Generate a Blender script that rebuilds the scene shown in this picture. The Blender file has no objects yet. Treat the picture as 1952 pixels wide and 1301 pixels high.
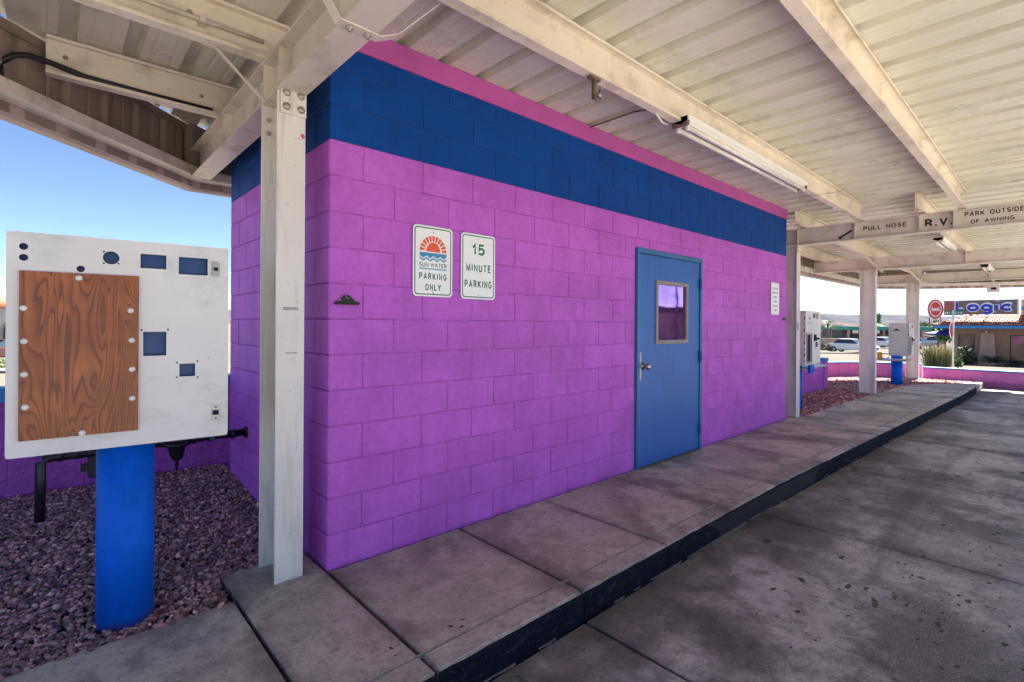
import bpy, bmesh, math, random
import numpy as np
from mathutils import Vector, Matrix, noise
R = math.radians
rnd = random.Random(7)
sc = bpy.context.scene
C = sc.collection

# ------------------------------------------------------------------ camera, sky, sun, exposure
SX, SY = (.737, .676), (-.676, .737)          # world X and Y axes as (right, forward) of the view
cam_d = bpy.data.cameras.new('camera'); cam = bpy.data.objects.new('camera', cam_d); C.objects.link(cam)
cam.location = (-1.155, -2.781, 1.40)
right = Vector((SX[0], SY[0], 0)).normalized(); fwd = Vector((SX[1], SY[1], 0)).normalized(); up = Vector((0, 0, 1))
th = .0062
r2 = right*math.cos(th) + up*math.sin(th); u2 = up*math.cos(th) - right*math.sin(th)
cam.rotation_euler = Matrix((r2, u2, -fwd)).transposed().to_euler()
cam_d.sensor_width = 36; cam_d.lens = 961/1952*36
cam_d.shift_x = 0; cam_d.shift_y = (618-650.5)/1952
cam_d.clip_start = .05; cam_d.clip_end = 20000
sc.camera = cam

SUN_EL, SUN_AZ = 45., -4.                      # elevation; azimuth measured from world +X towards +Y
world = bpy.data.worlds.new('World'); sc.world = world; world.use_nodes = True
wn = world.node_tree.nodes; wl = world.node_tree.links
sky = wn.new('ShaderNodeTexSky'); sky.sky_type = 'NISHITA'; sky.sun_disc = False
sky.sun_elevation = R(SUN_EL); sky.sun_rotation = R(90-SUN_AZ); sky.air_density = .55; sky.dust_density = .0; sky.ozone_density = 2.0
sky.altitude = 1500
bg = wn['Background']; bg.inputs['Strength'].default_value = .05
wl.new(sky.outputs[0], bg.inputs[0])
sd = bpy.data.lights.new('sun', 'SUN'); sd.energy = 5.0; sd.angle = R(.53); sd.color = (1, .95, .87)
sun = bpy.data.objects.new('sun', sd); C.objects.link(sun)
dirv = Vector((math.cos(R(SUN_EL))*math.cos(R(SUN_AZ)), math.cos(R(SUN_EL))*math.sin(R(SUN_AZ)), math.sin(R(SUN_EL))))
sun.rotation_euler = dirv.to_track_quat('Z', 'Y').to_euler(); sun.location = (5, -10, 12)
vs = sc.view_settings
vs.view_transform = 'Standard'; vs.look = 'None'; vs.exposure = 2.58; vs.gamma = 1; vs.use_curve_mapping = False
sc.cycles.max_bounces = 10; sc.cycles.diffuse_bounces = 6; sc.cycles.glossy_bounces = 3

# ------------------------------------------------------------------ materials
def nmat(name):
    m = bpy.data.materials.new(name); m.use_nodes = True
    nt = m.node_tree; return m, nt.nodes, nt.links, nt.nodes['Principled BSDF']
def add(n, t, **k):
    x = n.new(t)
    for a, b in k.items():
        if hasattr(x, a): setattr(x, a, b)
        else: x.inputs[a].default_value = b
    return x
def noise_(n, l, vec, scale, detail=4, rough=.55, dist=0):
    x = n.new('ShaderNodeTexNoise'); x.inputs['Scale'].default_value = scale; x.inputs['Detail'].default_value = detail
    x.inputs['Roughness'].default_value = rough; x.inputs['Distortion'].default_value = dist
    if vec is not None: l.new(vec, x.inputs['Vector'])
    return x.outputs['Fac']
def ramp(n, l, fac, stops):
    x = n.new('ShaderNodeValToRGB'); e = x.color_ramp.elements
    while len(e) < len(stops): e.new(.5)
    for k, (p, c) in zip(e, stops):
        k.position = p; k.color = (c, c, c, 1) if not isinstance(c, tuple) else (*c, 1)
    l.new(fac, x.inputs[0]); return x.outputs[0]
def mixc(n, l, fac, a, b, mode='MIX'):
    x = n.new('ShaderNodeMix'); x.data_type = 'RGBA'; x.blend_type = mode
    for s, v in ((0, fac), (6, a), (7, b)):
        if hasattr(v, 'is_output'): l.new(v, x.inputs[s])
        elif isinstance(v, tuple): x.inputs[s].default_value = (*v, 1)
        else: x.inputs[s].default_value = v
    return x.outputs[2]
def math_(n, l, op, a, b=0.):
    x = n.new('ShaderNodeMath'); x.operation = op
    for s, v in ((0, a), (1, b)):
        if hasattr(v, 'is_output'): l.new(v, x.inputs[s])
        else: x.inputs[s].default_value = v
    return x.outputs[0]
def bump(n, l, p, h, strength=.3, dist=.01):
    b = n.new('ShaderNodeBump'); b.inputs['Strength'].default_value = strength; b.inputs['Distance'].default_value = dist
    l.new(h, b.inputs['Height']); l.new(b.outputs[0], p.inputs['Normal'])
def scl(c, k): return tuple(min(1, v*k) for v in c)
def pos(n): return n.new('ShaderNodeNewGeometry').outputs['Position']
def mapped(n, l, vec, s):
    m = n.new('ShaderNodeMapping'); m.inputs['Scale'].default_value = s; l.new(vec, m.inputs['Vector']); return m.outputs[0]

def simple(name, col, rough=.6, metal=0, var=.12, scale=6, bs=0, bscale=200, bd=.002, spec=.5):
    m, n, l, p = nmat(name); P = pos(n)
    f = noise_(n, l, P, scale, 5)
    l.new(mixc(n, l, ramp(n, l, f, [(.3, 0.), (.7, 1.)]), scl(col, 1-var), scl(col, 1+var)), p.inputs['Base Color'])
    p.inputs['Roughness'].default_value = rough; p.inputs['Metallic'].default_value = metal
    p.inputs['Specular IOR Level'].default_value = spec
    if bs: bump(n, l, p, noise_(n, l, P, bscale, 3), bs, bd)
    return m

def block_paint(name, col, rough=.55, grime=.35, bs=.55, big=.0):
    m, n, l, p = nmat(name); P = pos(n)
    oi = n.new('ShaderNodeObjectInfo').outputs['Random']
    base = mixc(n, l, oi, scl(col, .93), scl(col, 1.06))
    base = mixc(n, l, ramp(n, l, noise_(n, l, P, 2.2, 6, .6), [(.42, 0.), (.62, 1.)]), base, scl(col, .84))
    base = mixc(n, l, ramp(n, l, noise_(n, l, P, 27, 6, .75), [(.48, 0.), (.62, .32)]), base, scl(col, .65))  # dark mottle: shade of shallow pits put into the colour as relief
    base = mixc(n, l, ramp(n, l, noise_(n, l, P, 8, 5, .7), [(.52, 0.), (.66, .35)]), base, scl(col, 1.22))
    # faint vertical scuffs in the paint; dark specks put the shade of pits into the colour
    st = noise_(n, l, mapped(n, l, P, (14, 14, 2.2)), 1., 5, .65)
    base = mixc(n, l, ramp(n, l, st, [(.53, 0.), (.72, grime)]), base, scl(col, .55))
    zz = n.new('ShaderNodeSeparateXYZ'); l.new(P, zz.inputs[0])
    spl = math_(n, l, 'ADD', math_(n, l, 'MULTIPLY', zz.outputs[2], -6.), math_(n, l, 'MULTIPLY', noise_(n, l, P, 9, 6, .7), 1.))
    base = mixc(n, l, ramp(n, l, spl, [(.36, 0.), (.62, .55)]), base, (.16, .07, .16))
    sp = noise_(n, l, P, 95, 2, .5)
    base = mixc(n, l, ramp(n, l, sp, [(.66, 0.), (.71, .5)]), base, scl(col, .4))
    l.new(base, p.inputs['Base Color'])
    p.inputs['Roughness'].default_value = rough; p.inputs['Specular IOR Level'].default_value = .12
    h = math_(n, l, 'ADD', noise_(n, l, P, 130, 4, .6), math_(n, l, 'MULTIPLY', noise_(n, l, P, 22, 3), 1.2+big*4))
    bump(n, l, p, h, bs, .006)
    return m

def steel_paint(name, col, rough=.45, dirt=.35, dcol=(.20, .15, .10), streak=(3, 3, 3), bs=.05):
    m, n, l, p = nmat(name); P = pos(n)
    base = mixc(n, l, ramp(n, l, noise_(n, l, P, 1.7, 5), [(.35, 0.), (.7, 1.)]), scl(col, 1.04), scl(col, .9))
    f = noise_(n, l, mapped(n, l, P, streak), 1.3, 8, .68)
    base = mixc(n, l, ramp(n, l, f, [(.50, 0.), (.70, dirt)]), base, dcol)
    f2 = noise_(n, l, P, 38, 3, .5)
    base = mixc(n, l, ramp(n, l, f2, [(.70, 0.), (.74, dirt)]), base, dcol)
    l.new(base, p.inputs['Base Color']); p.inputs['Roughness'].default_value = rough
    bump(n, l, p, noise_(n, l, P, 9, 3), bs, .01)
    return m

def concrete(name, col, dark, blot=.55, spots=.0, rough=.8, seed=0., wet=.0):
    m, n, l, p = nmat(name); P0 = pos(n)
    mp = n.new('ShaderNodeMapping'); mp.inputs['Location'].default_value = (seed, seed*.7, 0); l.new(P0, mp.inputs['Vector']); P = mp.outputs[0]
    oi = n.new('ShaderNodeObjectInfo').outputs['Random']
    base = mixc(n, l, oi, scl(col, .9), scl(col, 1.1))
    base = mixc(n, l, ramp(n, l, noise_(n, l, P, 1.5, 8, .62, .3), [(.44, 0.), (.56, blot)]), base, dark)
    base = mixc(n, l, ramp(n, l, noise_(n, l, P, 5.5, 8, .7, .2), [(.47, 0.), (.60, blot*.7)]), base, scl(dark, 1.25))
    base = mixc(n, l, ramp(n, l, noise_(n, l, P, .8, 6, .6), [(.48, 0.), (.64, .5)]), base, scl(col, 1.35))
    g = noise_(n, l, P, 120, 3, .7)
    base = mixc(n, l, ramp(n, l, g, [(.45, 0.), (.65, .4)]), base, scl(col, 1.4))
    g2 = noise_(n, l, P, 34, 6, .75)
    base = mixc(n, l, ramp(n, l, g2, [(.52, 0.), (.64, .45)]), base, scl(dark, 1.))
    g3 = noise_(n, l, P, 13, 8, .72)
    base = mixc(n, l, ramp(n, l, g3, [(.52, 0.), (.62, .35)]), base, scl(dark, 1.2))
    if spots:
        v = n.new('ShaderNodeTexVoronoi'); v.inputs['Scale'].default_value = 3.2
        dn = n.new('ShaderNodeTexNoise'); dn.inputs['Scale'].default_value = 9; l.new(P, dn.inputs['Vector'])
        l.new(mixc(n, l, .12, P, dn.outputs['Color']), v.inputs['Vector'])
        base = mixc(n, l, ramp(n, l, v.outputs['Distance'], [(.07, spots), (.11, 0.)]), base, (.02, .018, .02))
        v2 = n.new('ShaderNodeTexVoronoi'); v2.inputs['Scale'].default_value = 7.7
        l.new(mixc(n, l, .10, P, dn.outputs['Color']), v2.inputs['Vector'])
        base = mixc(n, l, ramp(n, l, v2.outputs['Distance'], [(.06, spots*.8), (.09, 0.)]), base, (.03, .026, .026))
    gc = n.new('ShaderNodeTexCoord').outputs['Generated']; sx_ = n.new('ShaderNodeSeparateXYZ'); l.new(gc, sx_.inputs[0])
    nz_ = noise_(n, l, P, 2.6, 7, .65)
    ex = math_(n, l, 'ABSOLUTE', math_(n, l, 'SUBTRACT', sx_.outputs[0], .5))
    e1 = math_(n, l, 'ADD', math_(n, l, 'MULTIPLY', ex, 1.0), math_(n, l, 'MULTIPLY', math_(n, l, 'SUBTRACT', nz_, .5), .55))
    base = mixc(n, l, ramp(n, l, e1, [(.40, 0.), (.56, .75)]), base, dark)
    if wet:
        e2 = math_(n, l, 'ADD', sx_.outputs[1], math_(n, l, 'MULTIPLY', math_(n, l, 'SUBTRACT', nz_, .5), .5))
        base = mixc(n, l, ramp(n, l, e2, [(.80, 0.), (.98, wet)]), base, scl(dark, .7))
    if wet:
        vc = n.new('ShaderNodeTexVoronoi'); vc.feature = 'DISTANCE_TO_EDGE'; vc.inputs['Scale'].default_value = .42
        dn2 = n.new('ShaderNodeTexNoise'); dn2.inputs['Scale'].default_value = 2.2; dn2.inputs['Detail'].default_value = 7; l.new(P, dn2.inputs['Vector'])
        l.new(mixc(n, l, .25, P, dn2.outputs['Color']), vc.inputs['Vector'])
        ck = ramp(n, l, vc.outputs['Distance'], [(.0015, .85), (.004, 0.)])
        ck = math_(n, l, 'MULTIPLY', ck, ramp(n, l, noise_(n, l, P, .9, 2), [(.5, 0.), (.56, 1.)]))
        base = mixc(n, l, ck, base, (.02, .017, .017))
        ty = noise_(n, l, mapped(n, l, P, (.35, 3.2, 1)), 1., 5, .6)
        base = mixc(n, l, ramp(n, l, ty, [(.52, 0.), (.64, .5)]), base, dark)
    v3 = n.new('ShaderNodeTexVoronoi'); v3.inputs['Scale'].default_value = 6.3; l.new(P, v3.inputs['Vector'])
    base = mixc(n, l, ramp(n, l, v3.outputs['Distance'], [(.022, .8), (.032, 0.)]), base, (.5, .47, .45))
    l.new(base, p.inputs['Base Color'])
    rr = ramp(n, l, noise_(n, l, P, 2.1, 6), [(.35, rough-.28), (.65, rough)])
    l.new(rr, p.inputs['Roughness'])
    bump(n, l, p, math_(n, l, 'ADD', g, math_(n, l, 'MULTIPLY', g2, 1.6)), .35, .004)
    return m

M = {}
PURPLE = (.54, .135, .62)
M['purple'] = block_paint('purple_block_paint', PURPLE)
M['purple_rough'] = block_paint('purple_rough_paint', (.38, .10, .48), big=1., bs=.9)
M['pink_wall'] = block_paint('pink_block_paint', (.62, .19, .50), bs=.7)
M['blue'] = block_paint('blue_block_paint', (.003, .064, .31), grime=.15)
M['pink_trim'] = simple('pink_trim_paint', (.47, .085, .36), .55, bs=.12, bscale=60, scale=3)
def postmat():
    m, n, l, p = nmat('mottled_blue_post_paint'); P = pos(n)
    b = mixc(n, l, ramp(n, l, noise_(n, l, mapped(n, l, P, (5, 5, 1.6)), 1.6, 6, .6), [(.42, 0.), (.64, 1.)]), (.002, .115, .60), (.008, .27, .74))
    b = mixc(n, l, ramp(n, l, noise_(n, l, P, 22, 5, .7), [(.60, 0.), (.70, .35)]), b, (.10, .34, .62))
    b = mixc(n, l, ramp(n, l, noise_(n, l, mapped(n, l, P, (30, 30, 4)), 1.5, 4, .7), [(.60, 0.), (.68, .5)]), b, (.002, .05, .30))
    l.new(b, p.inputs['Base Color']); p.inputs['Roughness'].default_value = .5; p.inputs['Specular IOR Level'].default_value = .3
    bump(n, l, p, noise_(n, l, P, 90, 4, .6), .8, .006); return m
M['post_blue'] = postmat()
M['mortar'] = simple('painted_mortar', (.40, .092, .44), .8, var=.5, scale=5)
M['mortar_blue'] = simple('painted_mortar_blue', (.003, .046, .22), .75)
M['blue_cap'] = simple('blue_cap_paint', (.02, .19, .50), .5, bs=.3, bscale=80)
M['door'] = steel_paint('door_paint', (.012, .115, .42), .45, .3, (.015, .05, .16), (9, 9, 1.2))
M['doorframe'] = steel_paint('door_frame_paint', (.02, .14, .33), .42, .35, (.01, .03, .1), (8, 8, 2))
M['post_blue'] = block_paint('pipe_post_blue_paint', (.002, .13, .70), rough=.4, grime=.12, bs=.5)
M['cream'] = steel_paint('cream_beam_paint', (.72, .66, .58), .42, .5)
M['cream2'] = steel_paint('cream_purlin_paint', (.78, .71, .59), .42, .5, (.22, .16, .09))
M['column'] = steel_paint('cream_column_paint', (.74, .70, .64), .40, .4, (.2, .16, .12), (10, 10, 1.1))
M['fascia'] = steel_paint('fascia_paint', (.27, .215, .175), .5, .7, (.12, .085, .06), (9, 9, 1.))
M['gutter'] = steel_paint('gutter_paint', (.50, .40, .34), .5, .6, (.12, .07, .06), (3, 3, 9))
def deckmat():
    m, n, l, p = nmat('cream_roof_deck'); P = pos(n)
    col = (.75, .725, .615)
    base = mixc(n, l, ramp(n, l, noise_(n, l, P, .9, 5), [(.35, 0.), (.7, 1.)]), scl(col, 1.05), scl(col, .86))
    f = noise_(n, l, mapped(n, l, P, (6, 1.1, 1)), 1., 7, .62)
    base = mixc(n, l, ramp(n, l, f, [(.50, 0.), (.72, .22)]), base, (.34, .26, .15))
    f = noise_(n, l, P, 3.1, 7, .7)
    base = mixc(n, l, ramp(n, l, f, [(.54, 0.), (.72, .35)]), base, (.30, .25, .17))
    l.new(base, p.inputs['Base Color'])
    l.new(ramp(n, l, noise_(n, l, P, 2.3, 4), [(.35, .26), (.65, .42)]), p.inputs['Roughness'])
    bump(n, l, p, noise_(n, l, mapped(n, l, P, (5, 1.5, 1)), 1.3, 3), .10, .02)
    return m
M['deck'] = deckmat()
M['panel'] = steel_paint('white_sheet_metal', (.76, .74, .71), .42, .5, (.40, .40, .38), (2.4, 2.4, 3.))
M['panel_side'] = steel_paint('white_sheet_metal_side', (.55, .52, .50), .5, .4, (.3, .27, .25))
M['blue_inside'] = simple('blue_backing', (.006, .055, .20), .4)
M['darkhole'] = simple('dark_hollow', (.006, .005, .012), .8)
M['black'] = simple('black_pipe', (.012, .010, .016), .42)
M['blackmetal'] = simple('dark_clip_metal', (.02, .016, .014), .3, .7)
M['chrome'] = simple('worn_steel', (.42, .39, .36), .28, 1.)
M['steel'] = simple('satin_steel', (.40, .38, .35), .42, .8)
M['rust'] = simple('rusty_metal', (.16, .12, .08), .7, .3, var=.5, scale=40)
M['bolt'] = simple('galvanised_bolt', (.45, .41, .33), .4, .6)
M['boltw'] = simple('white_carriage_bolt', (.78, .76, .72), .35)
M['tube'] = simple('lamp_tube_glass', (.78, .76, .70), .15)
M['beige'] = simple('beige_window_frame', (.25, .215, .19), .5)
M['signwhite'] = simple('sign_white', (.86, .87, .84), .35, var=.03)
M['signgreen'] = simple('sign_green', (.008, .15, .075), .4, var=.05)
M['orange'] = simple('sign_orange', (.80, .10, .02), .4, var=.05)
M['signblue'] = simple('sign_blue', (.03, .26, .44), .4, var=.05)
M['signblack'] = simple('sign_black', (.02, .018, .02), .5, var=.05)
M['signgrey'] = simple('faded_sign_print', (.30, .28, .27), .6)
M['textblack'] = simple('black_lettering', (.022, .02, .022), .5)
M['walk'] = concrete('sidewalk_concrete', (.52, .455, .365), (.125, .098, .08), .8)
M['walk_light'] = concrete('sidewalk_concrete_far', (.55, .49, .40), (.13, .105, .09), .75, seed=5)
M['drive'] = concrete('driveway_concrete', (.47, .43, .385), (.070, .058, .054), .88, spots=1.0, seed=11, wet=.7)
M['bounce_apron'] = concrete('pale_bounce_concrete', (.52, .47, .41), (.36, .32, .28), .4, seed=17)
M['padc'] = concrete('base_grout', (.34, .30, .27), (.16, .13, .12), .5, seed=3)
M['sealant'] = simple('pale_sealant', (.36, .33, .30), .8, var=.3, scale=30)
M['joint'] = simple('joint_filler', (.012, .010, .012), .9)
def kerbface():
    m, n, l, p = nmat('black_kerb_paint'); P = pos(n)
    f = noise_(n, l, mapped(n, l, P, (9, 9, 22)), 1., 7, .7)
    base = mixc(n, l, ramp(n, l, f, [(.55, 0.), (.68, .8)]), (.006, .007, .016), (.05, .045, .05))
    f = noise_(n, l, P, 60, 3)
    base = mixc(n, l, ramp(n, l, f, [(.66, 0.), (.72, .6)]), base, (.16, .15, .14))
    l.new(base, p.inputs['Base Color']); p.inputs['Roughness'].default_value = .8; p.inputs['Specular IOR Level'].default_value = .12
    bump(n, l, p, f, .4, .006); return m
M['kerbface'] = kerbface()
def woodmat():
    m, n, l, p = nmat('varnished_plywood'); P0 = n.new('ShaderNodeTexCoord').outputs['Object']
    P = mapped(n, l, P0, (5.2, 1, .85))
    f = noise_(n, l, P, 1.25, 3, .42, .9)
    v = n.new('ShaderNodeTexVoronoi'); v.inputs['Scale'].default_value = 1.9; l.new(P, v.inputs['Vector'])
    kn = ramp(n, l, v.outputs['Distance'], [(0., 1.), (.32, 0.)])
    ff = math_(n, l, 'ADD', f, math_(n, l, 'MULTIPLY', kn, .16))
    rings = math_(n, l, 'FRACT', math_(n, l, 'MULTIPLY', ff, 24.))
    dark = ramp(n, l, rings, [(0., .15), (.25, 0.), (.62, .30), (.9, 1.), (1., .2)])
    fine = noise_(n, l, mapped(n, l, P0, (90, 30, 2.5)), 1., 4, .6)
    base = mixc(n, l, ramp(n, l, noise_(n, l, P0, 3.5, 4), [(.35, 0.), (.7, 1.)]), (.46, .130, .024), (.25, .058, .011))
    base = mixc(n, l, math_(n, l, 'MULTIPLY', dark, .9), base, (.11, .02, .004))
    base = mixc(n, l, ramp(n, l, fine, [(.45, 0.), (.75, .45)]), base, (.13, .035, .01))
    base = mixc(n, l, ramp(n, l, v.outputs['Distance'], [(.035, 1.), (.06, 0.)]), base, (.02, .008, .004))
    l.new(base, p.inputs['Base Color']); p.inputs['Roughness'].default_value = .38
    bump(n, l, p, fine, .12, .002); return m
M['wood'] = woodmat()
def glassmat():
    m, n, l, p = nmat('purple_film_glass')
    P = pos(n)
    l.new(mixc(n, l, ramp(n, l, noise_(n, l, mapped(n, l, P, (2, 2, 3)), 1.5, 3), [(.4, 0.), (.6, 1.)]), (.50, .24, .60), (.34, .13, .50)), p.inputs['Base Color'])
    p.inputs['Metallic'].default_value = .92; p.inputs['Roughness'].default_value = .03
    bump(n, l, p, noise_(n, l, P, 2.5, 2), .04, .02); return m
M['pane'] = glassmat()
def stonemat(name, mul=1.):
    m, n, l, p = nmat(name)
    a = n.new('ShaderNodeVertexColor'); a.layer_name = 'Col'
    P = pos(n)
    l.new(mixc(n, l, ramp(n, l, noise_(n, l, P, 70, 3), [(.35, 0.), (.7, .5)]), a.outputs[0], (.16*mul, .115*mul, .13*mul)), p.inputs['Base Color'])
    p.inputs['Roughness'].default_value = .75; return m
M['stones'] = stonemat('crushed_stone')
M['soil'] = simple('gravel_bed_soil', (.035, .026, .03), .95, var=.4, scale=30, bs=.8, bscale=60, bd=.02)

# ------------------------------------------------------------------ mesh helpers
def tag(o, label=None, cat=None, group=None, kind=None):
    if label: o['label'] = label
    if cat: o['category'] = cat
    if group: o['group'] = group
    if kind: o['kind'] = kind
    return o
def empty(name, loc=(0, 0, 0), rz=0, **k):
    o = bpy.data.objects.new(name, None); C.objects.link(o); o.location = loc; o.rotation_euler = (0, 0, rz)
    o.empty_display_size = .1
    return tag(o, **k)
def link(name, me, parent=None, loc=None, rot=None):
    o = bpy.data.objects.new(name, me); C.objects.link(o)
    if parent: o.parent = parent
    if loc is not None: o.location = loc
    if rot is not None: o.rotation_euler = rot
    return o
def setmat(me, m):
    me.materials.clear(); me.materials.append(m)

def in_poly(x, y, poly):
    c = False; j = len(poly)-1
    for i in range(len(poly)):
        xi, yi = poly[i]; xj, yj = poly[j]
        if (yi > y) != (yj > y) and x < (xj-xi)*(y-yi)/(yj-yi)+xi: c = not c
        j = i
    return c
class MB:
    def __init__(s): s.v = []; s.f = []; s.sm = []
    def addm(s, vs, fs, smooth=False):
        b = len(s.v); s.v += [tuple(v) for v in vs]
        for f in fs: s.f.append([b+i for i in f]); s.sm.append(smooth)
        return s
    def box(s, x0, x1, y0, y1, z0, z1, rz=0, about=(0, 0)):
        vs = [(x0, y0, z0), (x1, y0, z0), (x1, y1, z0), (x0, y1, z0), (x0, y0, z1), (x1, y0, z1), (x1, y1, z1), (x0, y1, z1)]
        if rz:
            c, q = math.cos(rz), math.sin(rz)
            vs = [(about[0]+(x-about[0])*c-(y-about[1])*q, about[1]+(x-about[0])*q+(y-about[1])*c, z) for x, y, z in vs]
        return s.addm(vs, [(3, 2, 1, 0), (4, 5, 6, 7), (0, 1, 5, 4), (1, 2, 6, 5), (2, 3, 7, 6), (3, 0, 4, 7)])
    def prism(s, poly, z0, z1):
        n = len(poly)
        vs = [(x, y, z0) for x, y in poly]+[(x, y, z1) for x, y in poly]
        return s.addm(vs, [tuple(range(n))[::-1], tuple(range(n, 2*n))]+[(i, (i+1) % n, n+(i+1) % n, n+i) for i in range(n)])
    def extrude(s, prof, a, b, axis):
        """profile of 2D points in the two other axes, swept from a to b along axis ('x': (y,z), 'y': (x,z))"""
        n = len(prof)
        if axis == 'x': vs = [(a, p, q) for p, q in prof]+[(b, p, q) for p, q in prof]
        else: vs = [(p, a, q) for p, q in prof]+[(p, b, q) for p, q in prof]
        return s.addm(vs, [tuple(range(n))[::-1], tuple(range(n, 2*n))]+[(i, (i+1) % n, n+(i+1) % n, n+i) for i in range(n)])
    def sweep(s, prof, path, closed_prof=True):
        """prof points (u outwards-left of travel, z) along 2-D path [(x,y),...] with mitres"""
        n = len(prof); rings = []
        for i, p in enumerate(path):
            p = Vector(p[:2])
            d0 = (p-Vector(path[i-1][:2])).normalized() if i > 0 else None
            d1 = (Vector(path[i+1][:2])-p).normalized() if i < len(path)-1 else None
            if d0 is None: d0 = d1
            if d1 is None: d1 = d0
            n0 = Vector((-d0.y, d0.x)); n1 = Vector((-d1.y, d1.x)); nn = (n0+n1).normalized(); k = 1/max(.4, nn.dot(n0))
            zoff = path[i][2] if len(path[i]) > 2 else 0
            rings.append([(p.x+nn.x*u*k, p.y+nn.y*u*k, z+zoff) for u, z in prof])
        vs = [v for r_ in rings for v in r_]; fs = []
        for i in range(len(path)-1):
            for j in range(n): fs.append((i*n+j, (i+1)*n+j, (i+1)*n+(j+1) % n, i*n+(j+1) % n))
        fs += [tuple(range(n)), tuple(range((len(path)-1)*n, len(path)*n))[::-1]]
        return s.addm(vs, fs)
    def tube(s, pts, r, n=8, taper=None, caps=True):
        pts = [Vector(p) for p in pts]; rings = []
        for i, p in enumerate(pts):
            d = (pts[min(i+1, len(pts)-1)]-pts[max(i-1, 0)]).normalized()
            a = d.cross(Vector((0, 0, 1)) if abs(d.z) < .9 else Vector((1, 0, 0))).normalized(); b = d.cross(a)
            rr = r if taper is None else taper[i]
            rings.append([p+a*math.cos(t)*rr+b*math.sin(t)*rr for t in [2*math.pi*k/n for k in range(n)]])
        vs = [v for q in rings for v in q]; fs = []
        for i in range(len(pts)-1):
            for j in range(n): fs.append((i*n+j, i*n+(j+1) % n, (i+1)*n+(j+1) % n, (i+1)*n+j))
        s.addm(vs, fs, True)
        if caps: s.f += [[len(s.v)-len(vs)+k for k in range(n)][::-1], [len(s.v)-n+k for k in range(n)]]; s.sm += [False, False]
        return s
    def lathe(s, prof, c, n=24, axis='z'):
        vs = []; m = len(prof)
        for k in range(n):
            t = 2*math.pi*k/n
            for r_, h in prof:
                if axis == 'z': vs.append((c[0]+r_*math.cos(t), c[1]+r_*math.sin(t), c[2]+h))
                elif axis == 'y': vs.append((c[0]+r_*math.cos(t), c[1]+h, c[2]+r_*math.sin(t)))
                else: vs.append((c[0]+h, c[1]+r_*math.cos(t), c[2]+r_*math.sin(t)))
        fs = []
        for k in range(n):
            k2 = (k+1) % n
            for j in range(m-1): fs.append((k*m+j, k2*m+j, k2*m+j+1, k*m+j+1))
        s.addm(vs, fs, True)
        b = len(s.v)-len(vs)
        if prof[0][0] > 1e-6: s.f.append([b+k*m for k in range(n)]); s.sm.append(False)
        if prof[-1][0] > 1e-6: s.f.append([b+k*m+m-1 for k in range(n)][::-1]); s.sm.append(False)
        return s
    def sphere(s, c, r, n=8, sq=(1, 1, 1)):
        m = n//2; vs = []; fs = []
        for i in range(m+1):
            a = math.pi*i/m
            for k in range(n):
                t = 2*math.pi*k/n; vs.append((c[0]+r*sq[0]*math.sin(a)*math.cos(t), c[1]+r*sq[1]*math.sin(a)*math.sin(t), c[2]+r*sq[2]*math.cos(a)))
        for i in range(m):
            for k in range(n): fs.append((i*n+k, (i+1)*n+k, (i+1)*n+(k+1) % n, i*n+(k+1) % n))
        return s.addm(vs, fs, True)
    def mesh(s, name, mat, bevel=0, seg=1):
        me = bpy.data.meshes.new(name); me.from_pydata(s.v, [], s.f)
        me.polygons.foreach_set('use_smooth', s.sm)
        bm = bmesh.new(); bm.from_mesh(me)
        bmesh.ops.remove_doubles(bm, verts=bm.verts, dist=1e-6)
        bmesh.ops.recalc_face_normals(bm, faces=bm.faces)
        if bevel:
            ed = [e for e in bm.edges if len(e.link_faces) == 2 and e.calc_face_angle(0) > .6]
            bmesh.ops.bevel(bm, geom=ed, offset=bevel, segments=seg, affect='EDGES', clamp_overlap=True)
        bm.to_mesh(me); bm.free(); me.update()
        if mat: setmat(me, mat)
        return me
    def build(s, name, mat, parent=None, bevel=0, seg=1, loc=None, rot=None):
        return link(name, s.mesh(name, mat, bevel, seg), parent, loc, rot)

def curve_mesh(name, loops, depth, mat, union=False):
    """flat plate in the XZ plane from 2-D loops (first loop outer or several outers, others holes), front at y=0"""
    from mathutils.geometry import delaunay_2d_cdt
    pts = []; ed = []
    for lp in loops:
        b = len(pts); pts += [Vector(p) for p in lp]; ed += [(b+i, b+(i+1) % len(lp)) for i in range(len(lp))]
    vo, eo, fo = delaunay_2d_cdt(pts, ed, [], 0, 1e-7)[:3]
    keep = []
    for f in fo:
        c = sum((vo[i] for i in f), Vector((0, 0)))/len(f)
        k_ = sum(in_poly(c.x, c.y, lp) for lp in loops)
        if (k_ > 0 if union else k_ % 2): keep.append(list(f))
    n = len(vo); vs = [(v.x, 0, v.y) for v in vo]+[(v.x, depth, v.y) for v in vo]
    fs = keep+[[n+i for i in f[::-1]] for f in keep]
    cnt = {}
    for f in keep:
        for i in range(len(f)):
            a, b = f[i], f[(i+1) % len(f)]; cnt.setdefault((min(a, b), max(a, b)), []).append((a, b))
    for k, v in cnt.items():
        if len(v) == 1: a, b = v[0]; fs.append([a, n+a, n+b, b])
    return MB().addm(vs, fs).mesh(name, mat)
def arc(cx, cy, rx, ry, a0, a1, n=12): return [(cx+rx*math.cos(R(a0+(a1-a0)*k/n)), cy+ry*math.sin(R(a0+(a1-a0)*k/n))) for k in range(n+1)]
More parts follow.
